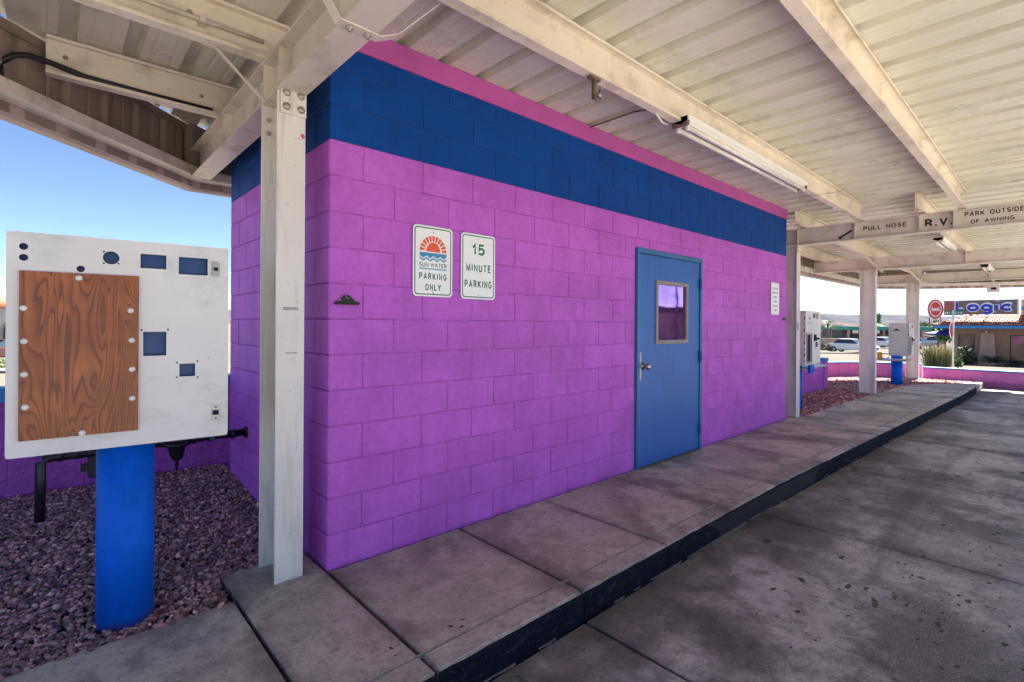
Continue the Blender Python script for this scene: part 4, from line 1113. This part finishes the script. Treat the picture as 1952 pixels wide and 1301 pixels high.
# faces towards the camera side: travel +X keeps the outside (u>0) at +Y
lowwall('low_wall', [(7.0, .80), (11.55, .80)], .0, .62, .0001, M['purple'], 'short purple block wall running behind the second kiosk', .2)
pl = empty('block_pillar', (11.55, .78, 0), label='purple block pillar with blue cap at the end of the short wall', cat='pillar')
for k in range(3): link('block', MB().box(0, .24, 0, .24, k*.2+.003, (k+1)*.2-.003).mesh('block', M['purple']), pl)
MB().box(-.01, .25, -.01, .25, .60, .68).build('cap', M['blue_cap'], pl, .006)
curve = []
for k in range(13):
    t_ = k/12; a = R(100-100*t_)
    curve.append((13.1+2.95*max(0, math.cos(a))**.95 if k > 1 else (11.8, 12.6)[k], (1.97, 1.94)[k] if k < 2 else -.25+2.15*math.sin(a)**.9 if math.sin(a) > 0 else -.25))
lowwall('low_wall', curve, .0, .40, .035, M['pink_wall'], 'curved pink block low wall with blue cap behind the far gravel bed', .2)
lowwall('low_wall', [(16.46, -.22), (16.46, -8.8)], -.16, .30, .035, M['pink_wall'], 'straight pink block low wall crossing the end of the driveway', .2)

# ------------------------------------------------------------------ street beyond: survey placement (lateral, depth) -> world
def at(px, dep, z=None):
    lat = (px-976)/961*dep
    x = -1.155+lat*.737+dep*.676; y = -2.781-lat*.676+dep*.737
    return Vector((x, y, zg(x, y) if z is None else z))
def zof(py, px, dep): return 1.4-(py-618-.0062*(px-976))/961*dep

# Shop with tiled roof: facade plane x = 46, runs along -Y
FXX = 46.
shop = empty('tiled_roof_shop', (FXX, 0, 0), label='brown stucco shop with tiled roof, blue eave and Logic sign across the street', cat='building')
stucco = simple('brown_stucco', (.30, .175, .11), .9, var=.12, scale=3, bs=.3, bscale=30, bd=.01)
stucco2 = simple('tan_stucco', (.44, .27, .19), .9, var=.1, scale=3, bs=.3, bscale=30, bd=.01)
darkglass = simple('dark_shop_glass', (.10, .075, .06), .06, .35, var=.6, scale=1.3)
frame_d = simple('dark_window_frame', (.015, .012, .012), .5)
eaveb = simple('bright_blue_fascia', (.02, .22, .55), .5)
zb = -1.42
def sx(o): o.parent = shop; return o
walls = MB()
wins = [(2.13, 1.27), (-.45, -1.75), (-3.1, -4.5), (-5.9, -7.3)]
yy = 2.47; 
for (a, b) in wins:
    walls.box(0, .25, a, yy, zb, 1.30); walls.box(0, .25, b, a, .88, 1.30); walls.box(0, .25, b, a, zb-.01, -1.33); yy = b
walls.box(0, .25, -14, yy, zb, 1.30); walls.box(.25, 9, 2.22, 2.47, zb, 1.30)
walls.build('wall', stucco, shop)
MB().box(.26, 9, -14, 2.2, zb, 1.29).build('interior_core', simple('dim_interior', (.05, .04, .035), .9), shop)
for (a, b) in wins:
    w = link('window', MB().box(.10, .14, b, a, -1.33, .88).mesh('window', darkglass), shop)
    MB().box(.05, .16, a-.05, a, -1.33, .88).box(.05, .16, b, b+.05, -1.33, .88).box(.05, .16, b+.05, a-.05, .83, .88).box(.05, .16, b+.05, a-.05, -1.33, -1.28).build('frame', frame_d, w)
for (yc, hw) in ((.62, .46), (-2.45, .46), (-5.3, .46)):
    MB().addm([(-.55, yc-hw, zb), (-.55, yc+hw, zb), (-.02, yc+hw, zb), (-.02, yc-hw, zb), (-.12, yc-hw*.72, 1.02), (-.12, yc+hw*.72, 1.02), (-.02, yc+hw*.72, 1.02), (-.02, yc-hw*.72, 1.02)],
              [(3, 2, 1, 0), (4, 5, 6, 7), (0, 1, 5, 4), (1, 2, 6, 5), (2, 3, 7, 6), (3, 0, 4, 7)]).build('pilaster', stucco2, shop, .02)
    MB().box(-.7, .0, yc-.05, yc+.09, .98, 1.14).build('rafter_end', stucco2, shop, .02)
MB().box(-.85, -.80, -14, 3.36, 1.29, 1.50).box(-.80, 9, 3.31, 3.36, 1.29, 1.50).build('eave_board', eaveb, shop)
MB().box(-.80, 9, -14, 3.31, 1.30, 1.33).build('soffit', stucco, shop)
# roof tiles: S-tile rows, each tile a piece
tile_m = [simple('roof_tile_a', (.50, .20, .11), .8, var=.2, scale=9), simple('roof_tile_b', (.58, .30, .19), .8, var=.2, scale=9), simple('roof_tile_c', (.36, .13, .08), .8, var=.2, scale=9)]
tl = []
for m_ in tile_m:
    q = MB(); n = 7; L_ = .36; vs = []
    for i in range(n+1):
        a = math.pi*i/n; y = -.11*math.cos(a); z = .055*math.sin(a)
        vs += [(0, y, z+.03), (L_, y*.9, z), (0, y*.86, z*.7+.012), (L_, y*.77, z*.7-.01)]
    fs = []
    for i in range(n):
        a = i*4; b = a+4; fs += [(a, b, b+1, a+1), (a+2, a+3, b+3, b+2), (a, a+2, b+2, b), (a+1, b+1, b+3, a+3)]
    tl.append(q.addm(vs, fs, False).mesh('roof_tile', m_))
slope = math.atan2(2.25-1.52, 2.1)
roofb = MB().addm([(-.86, 3.38, 1.50), (-.86, -14, 1.50), (1.25, -14, 2.23), (1.25, 1.25, 2.23), (-.86, 3.38, 1.48), (-.86, -14, 1.48), (1.25, -14, 2.20), (1.25, 1.25, 2.20), (9, 3.38, 1.5), (9, 1.25, 2.23), (9, -14, 2.23)],
                  [(0, 1, 2, 3), (0, 3, 9, 8), (3, 2, 10, 9), (4, 7, 6, 5), (0, 4, 5, 1)]).build('roof', simple('roof_underlay', (.14, .05, .035), .9), shop)
ntile = 0
extra = []
for r_ in range(7):
    x0 = -.90+r_*.31*math.cos(slope); z0_ = 1.505+r_*.31*math.sin(slope); ymax = 3.34-r_*.31*1.0
    k = 0; y = ymax-.12
    while y > -14:
        me = tl[rnd.randrange(3)]
        if y > -2.2 and ntile < 299:
            o = link('roof_tile', me, roofb, (x0, y, z0_+rnd.uniform(0, .006)), (0, -slope, rnd.uniform(-.01, .01))); ntile += 1
        else: extra.append((x0, y, z0_))
        y -= .235
eb = MB(); base = [tuple(v.co) for v in tl[1].vertices]; bf = [tuple(p.vertices) for p in tl[1].polygons]
for (x0, y, z0_) in extra[:300]:
    cs, sn = math.cos(slope), math.sin(slope)
    eb.addm([(x0+a*cs-c*sn, y+b, z0_+a*sn+c*cs) for a, b, c in base], bf)
o = eb.build('far_roof_tiles', tile_m[1], roofb); o['kind'] = 'stuff'
for k in range(9):   # hip cap tiles
    t_ = k/8; MB().sphere((-.86+2.1*t_, 3.38-2.1*t_, 1.56+.72*t_), .14, 8, (1.1, .9, .6)).build('hip_tile', tile_m[0], roofb)
trimr = simple('oxide_red_brace', (.18, .03, .03), .6)
for yb_ in (1.9, .9, -.9, -1.9):
    MB().tube([(-.82, yb_, 1.56), (.3, yb_-.35, 2.3)], .03, 6).build('sign_brace', trimr, shop)
lg = MB().box(-.02, .12, -.80, 2.92, 2.235, 3.245).build('sign_board', simple('brown_sign_face', (.17, .12, .105), .6, var=.1), shop, .01)
MB().box(-.05, .15, -.90, -.80, 2.2, 3.30).build('sign_post', M['boltw'], lg)
MB().box(-.035, .0, -.80, 2.92, 3.215, 3.26).build('sign_edge', M['steel'], lg)
link('lettering', text_mesh('Logic', 2.92, 1.0, .02, simple('white_letter_outline', (.8, .8, .8), .5), sw=.335, gap=.035, wide=1.15), lg, (-.03, .885, 2.70), (0, 0, -math.pi/2))
link('lettering', text_mesh('Logic', 2.80, .90, .02, simple('deep_blue_letter', (.01, .02, .42), .4), sw=.235, gap=.135, wide=1.15), lg, (-.052, .885, 2.70), (0, 0, -math.pi/2))
MB().box(.3, 9, -14, -.95, 2.2, 3.25).build('parapet', stucco2, shop); MB().box(.22, .29, -14, -.95, 2.55, 2.75).build('blue_band', eaveb, shop)
bs = empty('bed_shop_sign', (45.0, 3.25, 2.65), label='round red sign with white bed emblem on the roof corner', cat='sign')
RX = math.pi/2
def face_minus_x(me, parent, dx, y=0, z=0): return link(me.name, me, parent, (dx, y, z), (0, 0, -math.pi/2))
face_minus_x(curve_mesh('disc', [circ(0, 0, .42, 32, .69)], .14, simple('sign_red', (.62, .035, .02), .4)), bs, 0)
face_minus_x(curve_mesh('disc_ring', [circ(0, 0, .33, 32, .56), circ(0, 0, .295, 32, .50)], .01, M['signwhite']), bs, -.012)
bed = [rect(-.20, -.165, -.17, .17), rect(.165, .20, -.17, .11)]
face_minus_x(curve_mesh('bed_emblem', bed, .012, M['signwhite']), bs, -.014)
face_minus_x(curve_mesh('bed_emblem', [rect(-.165, .165, -.12, -.05), rect(-.14, -.06, -.03, .05), rect(-.04, .04, -.03, .05), rect(.06, .14, -.03, .05)], .012, M['signwhite']), bs, -.014)
face_minus_x(curve_mesh('rim', [circ(-.03, -.02, .44, 32, .71), circ(0, 0, .40, 32, .67)], .3, M['steel']), bs, .01)
MB().tube([(.1, .35, -1.1), (.1, .35, -.6)], .03, 6).tube([(.1, -.28, -1.15), (.1, -.28, -.6)], .03, 6).tube([(.1, .35, -1.1), (.6, -.4, -1.05)], .03, 6).build('mount', trimr, bs)
aw = MB().addm([(-.2, 3.25, .9), (1.8, 4.3, .9), (1.8, 2.45, .9), (-.2, 2.5, .9), (.2, 2.55, 1.32), (1.8, 2.45, 1.34), (-.2, 3.25, .80), (1.8, 4.3, .80), (1.8, 2.45, .80), (-.2, 2.5, .80)],
               [(0, 1, 5, 4), (0, 4, 3), (6, 7, 1, 0), (1, 7, 8, 2), (3, 9, 6, 0), (9, 8, 7, 6), (2, 5, 1), (3, 4, 5, 2), (9, 3, 2, 8)]).build('awning', simple('navy_canvas', (.01, .012, .18), .7), shop)

# street name sign with stop sign on one pole
sp = empty('street_sign', (22., -.233, 0), label='green DEL RIO street sign and stop sign seen edge-on on one pole', cat='street sign')
MB().tube([(0, 0, zg(22, 0)), (0, 0, 1.97)], .028, 8).build('pole', M['boltw'], sp)
nb = MB().box(-.012, .0, -.245, .245, 1.795, 1.968).build('name_blade', M['signgreen'], sp, .003)
link('lettering', text_mesh('DEL RIO LN', .44, .085, .002, M['signwhite'], sw=.16), nb, (-.013, 0, 1.882), (0, 0, -math.pi/2))
stp = MB(); oc = [(.30*math.cos(R(22.5+45*k)), .30*math.sin(R(22.5+45*k))) for k in range(8)]
sm = curve_mesh('stop_plate', [oc], .012, simple('stop_red', (.55, .02, .015), .4)); st_o = link('stop_plate', sm, sp, (-.03, .03, 1.29), (0, 0, R(-5)))
link('rim', curve_mesh('rim', [[(x*1.01, y*1.01) for x, y in oc], [(x*.9, y*.9) for x, y in oc]], .016, M['signwhite']), st_o, (0, -.002, 0))

# plants
def leafmat(name, col, rough=.6): return simple(name, col, rough, var=.35, scale=14)
LG = leafmat('grass_blade_green', (.085, .11, .03)); LG2 = leafmat('straw_plume', (.36, .30, .16)); LD = leafmat('dark_shrub_leaf', (.018, .045, .014)); LM = leafmat('mid_shrub_leaf', (.06, .13, .02)); LP = leafmat('palm_frond', (.10, .19, .025)); LB = leafmat('trunk_bark', (.10, .07, .05))
def blades(n, r_, h, seed, w=.012, lean=.6, base=(0, 0)):
    q = random.Random(seed); m_ = MB()
    for _ in range(n):
        a = q.uniform(0, 6.28); rr = r_*q.random()**.5*.35; x, y = base[0]+rr*math.cos(a), base[1]+rr*math.sin(a); hh = h*q.uniform(.55, 1); ln = lean*q.uniform(.2, 1)*h
        pts = [Vector((x, y, 0)), Vector((x+math.cos(a)*ln*.3, y+math.sin(a)*ln*.3, hh*.6)), Vector((x+math.cos(a)*ln*.75, y+math.sin(a)*ln*.75, hh))]
        s = Vector((-math.sin(a), math.cos(a), 0))*w
        m_.addm([pts[0]-s, pts[0]+s, pts[1]+s*.8, pts[1]-s*.8, pts[2]], [(0, 1, 2, 3), (3, 2, 4)])
    return m_
def clump(n, rx, ry, h, seed, s=.06):
    q = random.Random(seed); m_ = MB(); cen = [(q.uniform(-.6, .6)*rx, q.uniform(-.6, .6)*ry, q.uniform(.3, .8)*h, q.uniform(.35, .55)) for _ in range(7)]
    for _ in range(n):
        c_ = q.choice(cen); d = Vector((q.gauss(0, 1), q.gauss(0, 1), q.gauss(0, 1))).normalized()*q.random()**.4*c_[3]
        p = Vector((c_[0]+d.x*rx, c_[1]+d.y*ry, max(.02, c_[2]+d.z*h*.6)))
        a = Vector((q.gauss(0, 1), q.gauss(0, 1), q.gauss(0, 1))).normalized()*s; b = a.cross(Vector((q.gauss(0, 1), q.gauss(0, 1), q.gauss(0, 1)))).normalized()*s*.5
        m_.addm([p-a, p+b, p+a, p-b], [(0, 1, 2, 3)])
    return m_
def plant(name, px, dep, label, cat, group=None):
    p = at(px, dep); return empty(name, p, label=label, cat=cat, group=group)
g1 = plant('fountain_grass', 1788, 25.5, 'tall straw coloured fountain grass left of the street sign pole', 'ornamental grass')
blades(420, 1.6, 1.25, 5, .014, .75).build('blades', LG, g1); blades(200, 1.3, 1.5, 6, .02, .6).build('plumes', LG2, g1)
for (px, dep, rx, h, lab, mm, n) in ((1838, 33., 1.1, 1.2, 'dark green shrub beneath the first shop window', LD, 1500), (1826, 27., .35, .5, 'small bright green plant beside the street sign pole', LM, 300), (1812, 30, .6, .75, 'dark low shrub at the corner of the brown shop', LD, 700)):
    t = plant('shrub', px, dep, lab, 'shrub', 'shrubs along the shop front')
    clump(n, rx, rx*.7, h, px, .09).build('foliage', mm, t); MB().tube([(0, 0, 0), (.05, 0, h*.5)], .04, 6).build('stem', LB, t)
def frond_plant(name, px, dep, h, n, label, s=1., cat='sago palm'):
    t = plant(name, px, dep, label, cat); q = random.Random(px); m_ = MB()
    for k in range(n):
        a = q.uniform(0, 6.28); el = q.uniform(.15, 1.25); L_ = s*q.uniform(.8, 1.1)
        prev = None
        for j in range(9):
            u = j/8; r_ = L_*u*math.cos(el*(1-.4*u)); z = h+L_*(math.sin(el)*u-.55*u*u)
            c_ = Vector((r_*math.cos(a), r_*math.sin(a), z)); sd_ = Vector((-math.sin(a), math.cos(a), -.25))*.16*s*math.sin(math.pi*min(1, u+.12))
            if prev is not None and j % 1 == 0:
                for sg in (-1, 1):
                    tip = c_+sd_*sg+Vector((math.cos(a), math.sin(a), 0))*.09*s
                    m_.addm([prev, prev+(c_-prev)*.55, tip], [(0, 1, 2)])
            prev = c_
    m_.build('fronds', LD if cat == 'sago palm' else LP, t)
    if h > .3: MB().tube([(0, 0, -.1), (.03, 0, h*.5), (0, 0, h)], .1, 7, [.16*s, .12*s, .13*s]).build('trunk', LB, t)
    return t
frond_plant('sago_palm', 1893, 32.5, .25, 60, 'dark green sago palm in front of the shop pillar', 1.15)
frond_plant('sago_palm', 1936, 33.5, .15, 40, 'low dark palm under the second shop window', .8)
frond_plant('fan_palm', 1578, 72, 3.3, 46, 'taller of the two palms behind the retaining wall', 1.15, 'palm tree')
frond_plant('fan_palm', 1583.5, 74, 2.6, 42, 'shorter right-hand palm behind the retaining wall', 1.15, 'palm tree')
frond_plant('fan_palm', 1680, 100, 3.0, 40, 'left palm rising over the green-roofed shops', 1.7, 'palm tree')
frond_plant('fan_palm', 1689, 98, 2.7, 40, 'right palm beside the white kiosk top', 1.6, 'palm tree')
def tree(px, dep, h, w, label, seed):
    t = plant('tree', px, dep, label, 'tree'); clump(1400, w, w, h*.8, seed, .16).build('crown', LM, t).location = (0, 0, h*.22)
    MB().tube([(0, 0, -.2), (.05, 0, h*.3), (-.05, .1, h*.65)], .1, 7, [.14, .1, .05]).build('trunk', LB, t)
tree(1802, 62, 3.2, 1.1, 'leafy green tree under the navy awning', 11); tree(1674, 105, 6.2, 1.3, 'dark bushy tree just right of the third column', 12)
tree(1789, 75, 4.0, 1.0, 'slim tree beyond the parked cars left of the shop', 13)
for (px, dep) in ((1567, 53), (1583, 53)):
    t = plant('desert_shrub', px, dep, 'round dry shrub before the retaining wall, %s' % ('half hidden by the kiosk' if px < 1570 else 'fully in view beside the white car'), 'shrub', 'desert shrubs by the retaining wall')
    clump(500, .55, .55, 1.0, px, .07).build('foliage', leafmat('dry_shrub_leaf', (.12, .10, .05)), t)

for k_, (px, dep, w_, h_, lab) in enumerate(((1598, 96, 2.2, 2.3, 'dark low tree at the left end of the teal-roofed shops'), (1757, 110, 2.0, 4.2, 'dark tree rising behind the pale teal shop front'),
        (1776, 100, 1.4, 3.4, 'leafy tree behind the round shop sign'), (1650, 125, 2.6, 3.2, 'broad dark tree behind the teal roof left of the third column'))):
    tree(px, dep, h_, w_, lab, 40+k_)
up1 = empty('utility_pole', (41, -21, zg(41, -21)), label='brown wooden utility pole with cross arm beyond the driveway lane', cat='utility pole')
MB().tube([(0, 0, -.3), (0, 0, 9)], .14, 8, [.16, .11]).build('pole', LB, up1); MB().box(-1.1, 1.1, -.05, .05, 8.2, 8.35).build('cross_arm', LB, up1)
wb = empty('warehouse', (50, -44, zg(50, -44)), R(30), label='long tan warehouse with dark roof across the street to the right', cat='building')
MB().box(0, 26, 0, 10, -.5, 4.2).build('wall', simple('warehouse_wall', (.34, .26, .2), .9), wb); MB().box(-.4, 26.4, -.4, 10.4, 4.2, 5.0).build('roof', simple('warehouse_roof', (.06, .05, .05), .8), wb)
# far street: retaining wall, road edge, shops
def quad_wall(name, p, q, h, t, mat, label, cat, parent=None):
    d = (q-p); ln = d.length; rz = math.atan2(d.y, d.x)
    e = empty(name, (p.x, p.y, min(p.z, q.z)-.1), rz, label=label, cat=cat) if parent is None else parent
    MB().box(0, ln, 0, t, 0, h+.1).build('wall', mat, e); MB().box(-.02, ln+.02, -.03, t+.03, h+.1, h+.2).build('cap', M['padc'], e)
    return e
rw = simple('tan_retaining_wall', (.40, .28, .235), .9, var=.1, scale=1)
quad_wall('retaining_wall', at(1530, 60), at(1626, 60), 1.25, .3, rw, 'tan retaining wall behind the parked white car', 'wall')
quad_wall('retaining_wall', at(1624, 62), at(1672, 62), .9, .3, simple('grey_block', (.22, .21, .18), .9), 'lower grey retaining wall continuing behind the column', 'wall')
# street kerb strips on the ground
def strip(name, pts, w, h, mat):
    o = MB().sweep([(0, 0), (w, 0), (w, h), (0, h)], [(p.x, p.y, zg(p.x, p.y)-.02) for p in pts]).build(name, mat); o['kind'] = 'structure'
kc = simple('pale_kerb', (.22, .205, .18), .9, spec=.05)
strip('street_kerb', [at(p_, 50) for p_ in range(1480, 1800, 40)], 1.4, .14, kc)
strip('street_kerb', [at(p_, 34) for p_ in range(1480, 1780, 40)], .2, .03, simple('street_edge_line', (.16, .14, .12), .9))  # low narrow strip across the street in one grey-brown tone
strip('parking_lot', [at(p_, 66) for p_ in range(1640, 1830, 30)], 30, .05, simple('grey_asphalt', (.16, .15, .14), .9))
# green-fascia shops
teal = simple('teal_fascia', (.01, .25, .19), .6)
gsh = empty('strip_shops', at(1606, 92), math.atan2(-(.676), .737), label='long low shops with teal roof fascia beyond the parking lot', cat='building')
Lg = 18.0
MB().box(0, Lg, 0, 6, -.1, 2.7).build('wall', simple('shop_wall_shade', (.10, .08, .07), .9), gsh)
MB().box(-.3, Lg, -1.8, 6, 2.35, 3.0).build('fascia', teal, gsh, .03)
for k in range(9): MB().box(k*2.1, k*2.1+.3, -1.6, -1.3, -.1, 2.34).build('pillar', stucco2, gsh)
cr = simple('cream_sign', (.75, .66, .52), .6); rdm = simple('red_sign', (.50, .05, .03), .6)
for (x_, w_, mt) in ((.6, 1.0, cr), (2.5, .6, cr), (4.3, 1.1, cr), (7.2, 1.8, rdm), (10.2, 1.2, rdm)):
    MB().box(x_, x_+w_, -1.9, -1.82, 1.75, 2.30).build('shop_sign', mt, gsh)
for k in range(8): MB().box(k*2.1+.5, k*2.1+1.8, -.06, -.01, .1, 1.6).build('window', darkglass, gsh)
lt_ = empty('teal_panel_shop', at(1757, 92), math.atan2(-(.676), .737), label='pale teal panelled shop front right of the fourth column', cat='building')
MB().box(0, 2.4, 0, 4, 0, 2.3).build('wall', cr, lt_); 
for k in range(2): MB().box(k*1.0+.05, k*1.0+.95, -.3, -.2, 2.3, 3.0).build('panel', simple('pale_teal', (.28, .58, .50), .6), lt_)
wh = empty('beige_building', at(1548, 105), math.atan2(-(.676), .737), label='long beige flat-roofed building behind the two palms', cat='building')
MB().box(0, 6.2, 0, 6, 0, 3.1).build('wall', simple('beige_wall', (.52, .44, .36), .9), wh); MB().box(-.2, 6.4, -.3, 6, 3.1, 3.4).build('roof', simple('white_roof', (.7, .66, .6), .8), wh)
MB().box(2.0, 3.2, -.1, 0, .4, 1.8).box(4.2, 5.4, -.1, 0, .4, 1.8).build('window', darkglass, wh)
rs_ = empty('round_pole_sign', at(1766, 80), math.atan2(-(.676), .737), label='round red and cream shop sign on a post beyond the blue car', cat='sign')
link('disc', curve_mesh('disc', [circ(0, 0, .50, 24, .42)], .12, rdm), rs_, (0, 0, 1.62)); link('band', curve_mesh('band', [rect(-.4, .4, -.08, .08)], .02, cr), rs_, (0, -.03, 1.62))
link('disc_ring', curve_mesh('disc_ring', [circ(0, 0, .46, 24, .38), circ(0, 0, .40, 24, .32)], .02, cr), rs_, (0, -.03, 1.62))
MB().box(-.06, .06, -.02, .1, -.1, 1.25).build('post', M['steel'], rs_)

# cars
tyre_m = simple('tyre_rubber', (.02, .02, .02), .8); rim_m = simple('wheel_rim', (.45, .45, .45), .35, .8); carglass = simple('car_glass', (.05, .07, .08), .06, .4)
def car(px, dep, yaw, paint, label, van=False):
    t = empty('parked_car', at(px, dep), yaw, label=label, cat='car', group='cars parked across the street')
    Lc, Wc = 4.5, .88
    prof = [(-2.25, .35), (-2.22, .75), (-1.9, .9), (-1.45, .95), (1.0, .93), (1.9, .80), (2.2, .66), (2.25, .35)]
    m_ = MB(); n = len(prof)
    vs = []
    for y, s in ((-Wc, .0), (-Wc+.08, .06), (Wc-.08, .06), (Wc, .0)):
        vs += [(a, y, z+(s if 1 < i < n-2 else 0)) for i, (a, z) in enumerate(prof)]
    fs = []
    for r_ in range(3):
        for i in range(n-1): fs.append((r_*n+i, (r_+1)*n+i, (r_+1)*n+i+1, r_*n+i+1))
        fs.append((r_*n, r_*n+n-1, (r_+1)*n+n-1, (r_+1)*n))
    fs += [tuple(range(n)), tuple(range(3*n, 4*n))[::-1]]
    body = m_.addm(vs, fs).build('body', paint, t, .03, 2)
    rt = -1.75 if van else -1.15
    MB().addm([(rt-.35, -.78, .96), (.95, -.78, .96), (.95, .78, .96), (rt-.35, .78, .96), (rt+.1, -.62, 1.40), (.25, -.62, 1.40), (.25, .62, 1.40), (rt+.1, .62, 1.40)],
              [(0, 1, 5, 4), (1, 2, 6, 5), (2, 3, 7, 6), (3, 0, 4, 7)]).build('windows', carglass, t)
    MB().box(rt+.08, .30, -.63, .63, 1.39, 1.45).build('roof', paint, t, .02)
    for sx_ in (-1.38, 1.42):
        for sy_ in (-.80, .80):
            w = MB().lathe([(.32, -.1), (.33, 0), (.32, .1)], (sx_, sy_, .33), 18, 'y').build('wheel', tyre_m, t)
            MB().lathe([(.2, -.115), (.2, .115)], (sx_, sy_, .33), 14, 'y').build('rim', rim_m, w)
    for sy_ in (-.62, .62):
        MB().box(2.19, 2.262, sy_-.16, sy_+.16, .56, .68).build('headlight', M['tube'], t); MB().box(-2.262, -2.19, sy_-.14, sy_+.14, .62, .76).build('taillight', rdm, t)
    MB().box(2.2, 2.268, -.42, .42, .42, .60).build('grille', tyre_m, t); MB().box(2.15, 2.30, -.80, .80, .32, .42).build('bumper', paint, t, .02)
    return t
white = simple('white_car_paint', (.72, .72, .72), .2, var=.02); silver = simple('silver_car_paint', (.38, .40, .42), .25, .5, var=.03); bluec = simple('blue_car_paint', (.03, .08, .16), .22, var=.05)
vdir = math.atan2(fwd.y, fwd.x)
car(1624, 52, vdir+R(212), white, 'white car facing the camera before the tan retaining wall')
car(1668, 71, vdir+R(195), silver, 'silver car at the left end of the parking lot row')
car(1683, 67, vdir+R(205), white, 'white car parked just right of the third column')
car(1700, 70, vdir+R(205), silver, 'silver car half hidden behind the far kiosk', True)
car(1752, 66, vdir+R(-60), bluec, 'dark blue car parked right of the fourth column')
car(1768, 84, vdir+R(-20), silver, 'silver car parked beyond the blue car', True)
car(1782, 88, vdir+R(-20), simple('dark_car_paint', (.06, .05, .05), .25), 'dark car parked beneath the round shop sign', True)

# left edge background: arcaded building, car, hedge
lb = empty('arcade_building', at(-60, 38), math.atan2(-.676, .737)+0, label='pale arcade building with red tile roof at the far left edge', cat='building')
pale = simple('pale_plaster', (.55, .50, .46), .9)
MB().box(0, 4.2, .6, 5, -.2, 3.6).build('wall', simple('shaded_recess', (.22, .19, .18), .9), lb)
am = curve_mesh('arcade', [rect(0, 4.2, -.2, 3.6)]+[[(c_-.8, -.1), (c_+.8, -.1)]+[(c_+.8*math.cos(R(a)), 1.9+.8*math.sin(R(a))) for a in range(0, 181, 15)] for c_ in (1.1, 3.1)], .3, pale); link('arcade', am, lb)
rfm = MB()
for k in range(21): rfm.tube([(-.2+k*.22, -.6, 3.65), (-.2+k*.22, 2.0, 4.7)], .10, 6)
rfm.build('roof_tiles', tile_m[2], lb); MB().box(-.3, 4.4, -.6, 5, 3.55, 3.66).build('eave', pale, lb)
car(2, 33, vdir+R(170), simple('maroon_car_paint', (.05, .02, .02), .25), 'dark maroon car at the far left edge behind the kiosk')
hd = empty('hedge', at(0, 20.5), label='low flowering hedge beside the pavement at the far left', cat='hedge'); clump(900, .9, .9, .75, 77, .06).build('foliage', leafmat('hedge_leaf', (.09, .14, .04)), hd)
strip('street_kerb', [at(-150, 19), at(60, 18.6)], 1.6, .12, kc)

# oil drips and spills on the driveway, gum on the sidewalk: thin irregular films
def film(name, spots, mat, parent):
    m_ = MB()
    for (x, y, rx, ry, a, z) in spots:
        n = 11; ph = rnd.uniform(0, 9); pts = []
        for k in range(n):
            t_ = 2*math.pi*k/n; q_ = 1+.75*noise.noise(Vector((math.cos(t_)*1.3+ph, math.sin(t_)*1.3, ph)))+rnd.uniform(-.16, .16)
            u, v = rx*q_*math.cos(t_), ry*q_*math.sin(t_); pts.append((x+u*math.cos(a)-v*math.sin(a), y+u*math.sin(a)+v*math.cos(a)))
        m_.prism(pts, z-.002, z+.0012)
    o = m_.build(name, mat, parent); o['kind'] = 'stuff'; return o
sp_ = []
for (cx_, cy_, n_, sprd) in ((2.45, -2.35, 26, .30), (2.9, -1.85, 12, .30), (3.6, -2.5, 24, .5), (1.7, -1.9, 9, .3), (5.2, -2.2, 18, .7), (7.4, -2.6, 18, 1.), (2.1, -2.9, 26, .35)):
    for _ in range(n_):
        q_ = abs(rnd.gauss(0, .0045))+.0022; sp_.append((cx_+rnd.gauss(0, sprd), min(-1.35, cy_+rnd.gauss(0, sprd*.6)), q_*rnd.uniform(1, 3.2), q_, rnd.uniform(-.5, .5), -.1485))
film('oil_drips', sp_, simple('black_oil', (.010, .009, .009), .45), drive)
film('oil_spill', [(2.25, -2.08, .06, .016, .3, -.1483), (2.42, -2.14, .032, .012, .1, -.1483)], simple('brown_spill', (.085, .065, .035), .6), drive)
film('chewing_gum', [(rnd.uniform(-.4, 6), rnd.uniform(-.93, -.08), rnd.uniform(.004, .008), .004, rnd.random()*3, .0028) for _ in range(34)], simple('pale_gum', (.55, .50, .47), .7), walk)
# small litter on the concrete
lit = MB(); q = random.Random(21)
for _ in range(90):
    x, y = q.uniform(-.4, 9), q.uniform(-4.5, -.05); onw = y > kerb_y(x)+.02
    if abs(y-kerb_y(x)) < .03: continue
    z = .001 if onw else -.149
    if onw and q.random() < .45: continue
    a = q.uniform(0, 6.28); L_, w_ = q.uniform(.008, .02), q.uniform(.003, .008); c_, s_ = math.cos(a), math.sin(a)
    vs = [(x+u*c_*L_-v*s_*w_, y+u*s_*L_+v*c_*w_, z+h) for u, v, h in ((-1, 0, .001), (0, -1, .002), (1, 0, .003), (0, 1, .001), (0, 0, .006))]
    lit.addm(vs, [(0, 1, 4), (1, 2, 4), (2, 3, 4), (3, 0, 4), (3, 2, 1, 0)])
lo = lit.build('leaf_litter', simple('dry_litter', (.03, .022, .02), .9)); lo['kind'] = 'stuff'

# ------------------------------------------------------------------ haze
HZ = True
if HZ:
    m = bpy.data.materials.new('air_haze'); m.use_nodes = True; n = m.node_tree.nodes; l = m.node_tree.links
    n.remove(n['Principled BSDF']); v = n.new('ShaderNodeVolumePrincipled'); v.inputs['Color'].default_value = (.80, .86, 1, 1); v.inputs['Density'].default_value = .00004; v.inputs['Anisotropy'].default_value = .1
    l.new(v.outputs[0], n['Material Output'].inputs['Volume'])
    o = MB().box(-4300, 4300, -4300, 4300, -12, 88).build('haze', m); o['kind'] = 'stuff'
print('blocks', nblk, 'tiles', ntile)
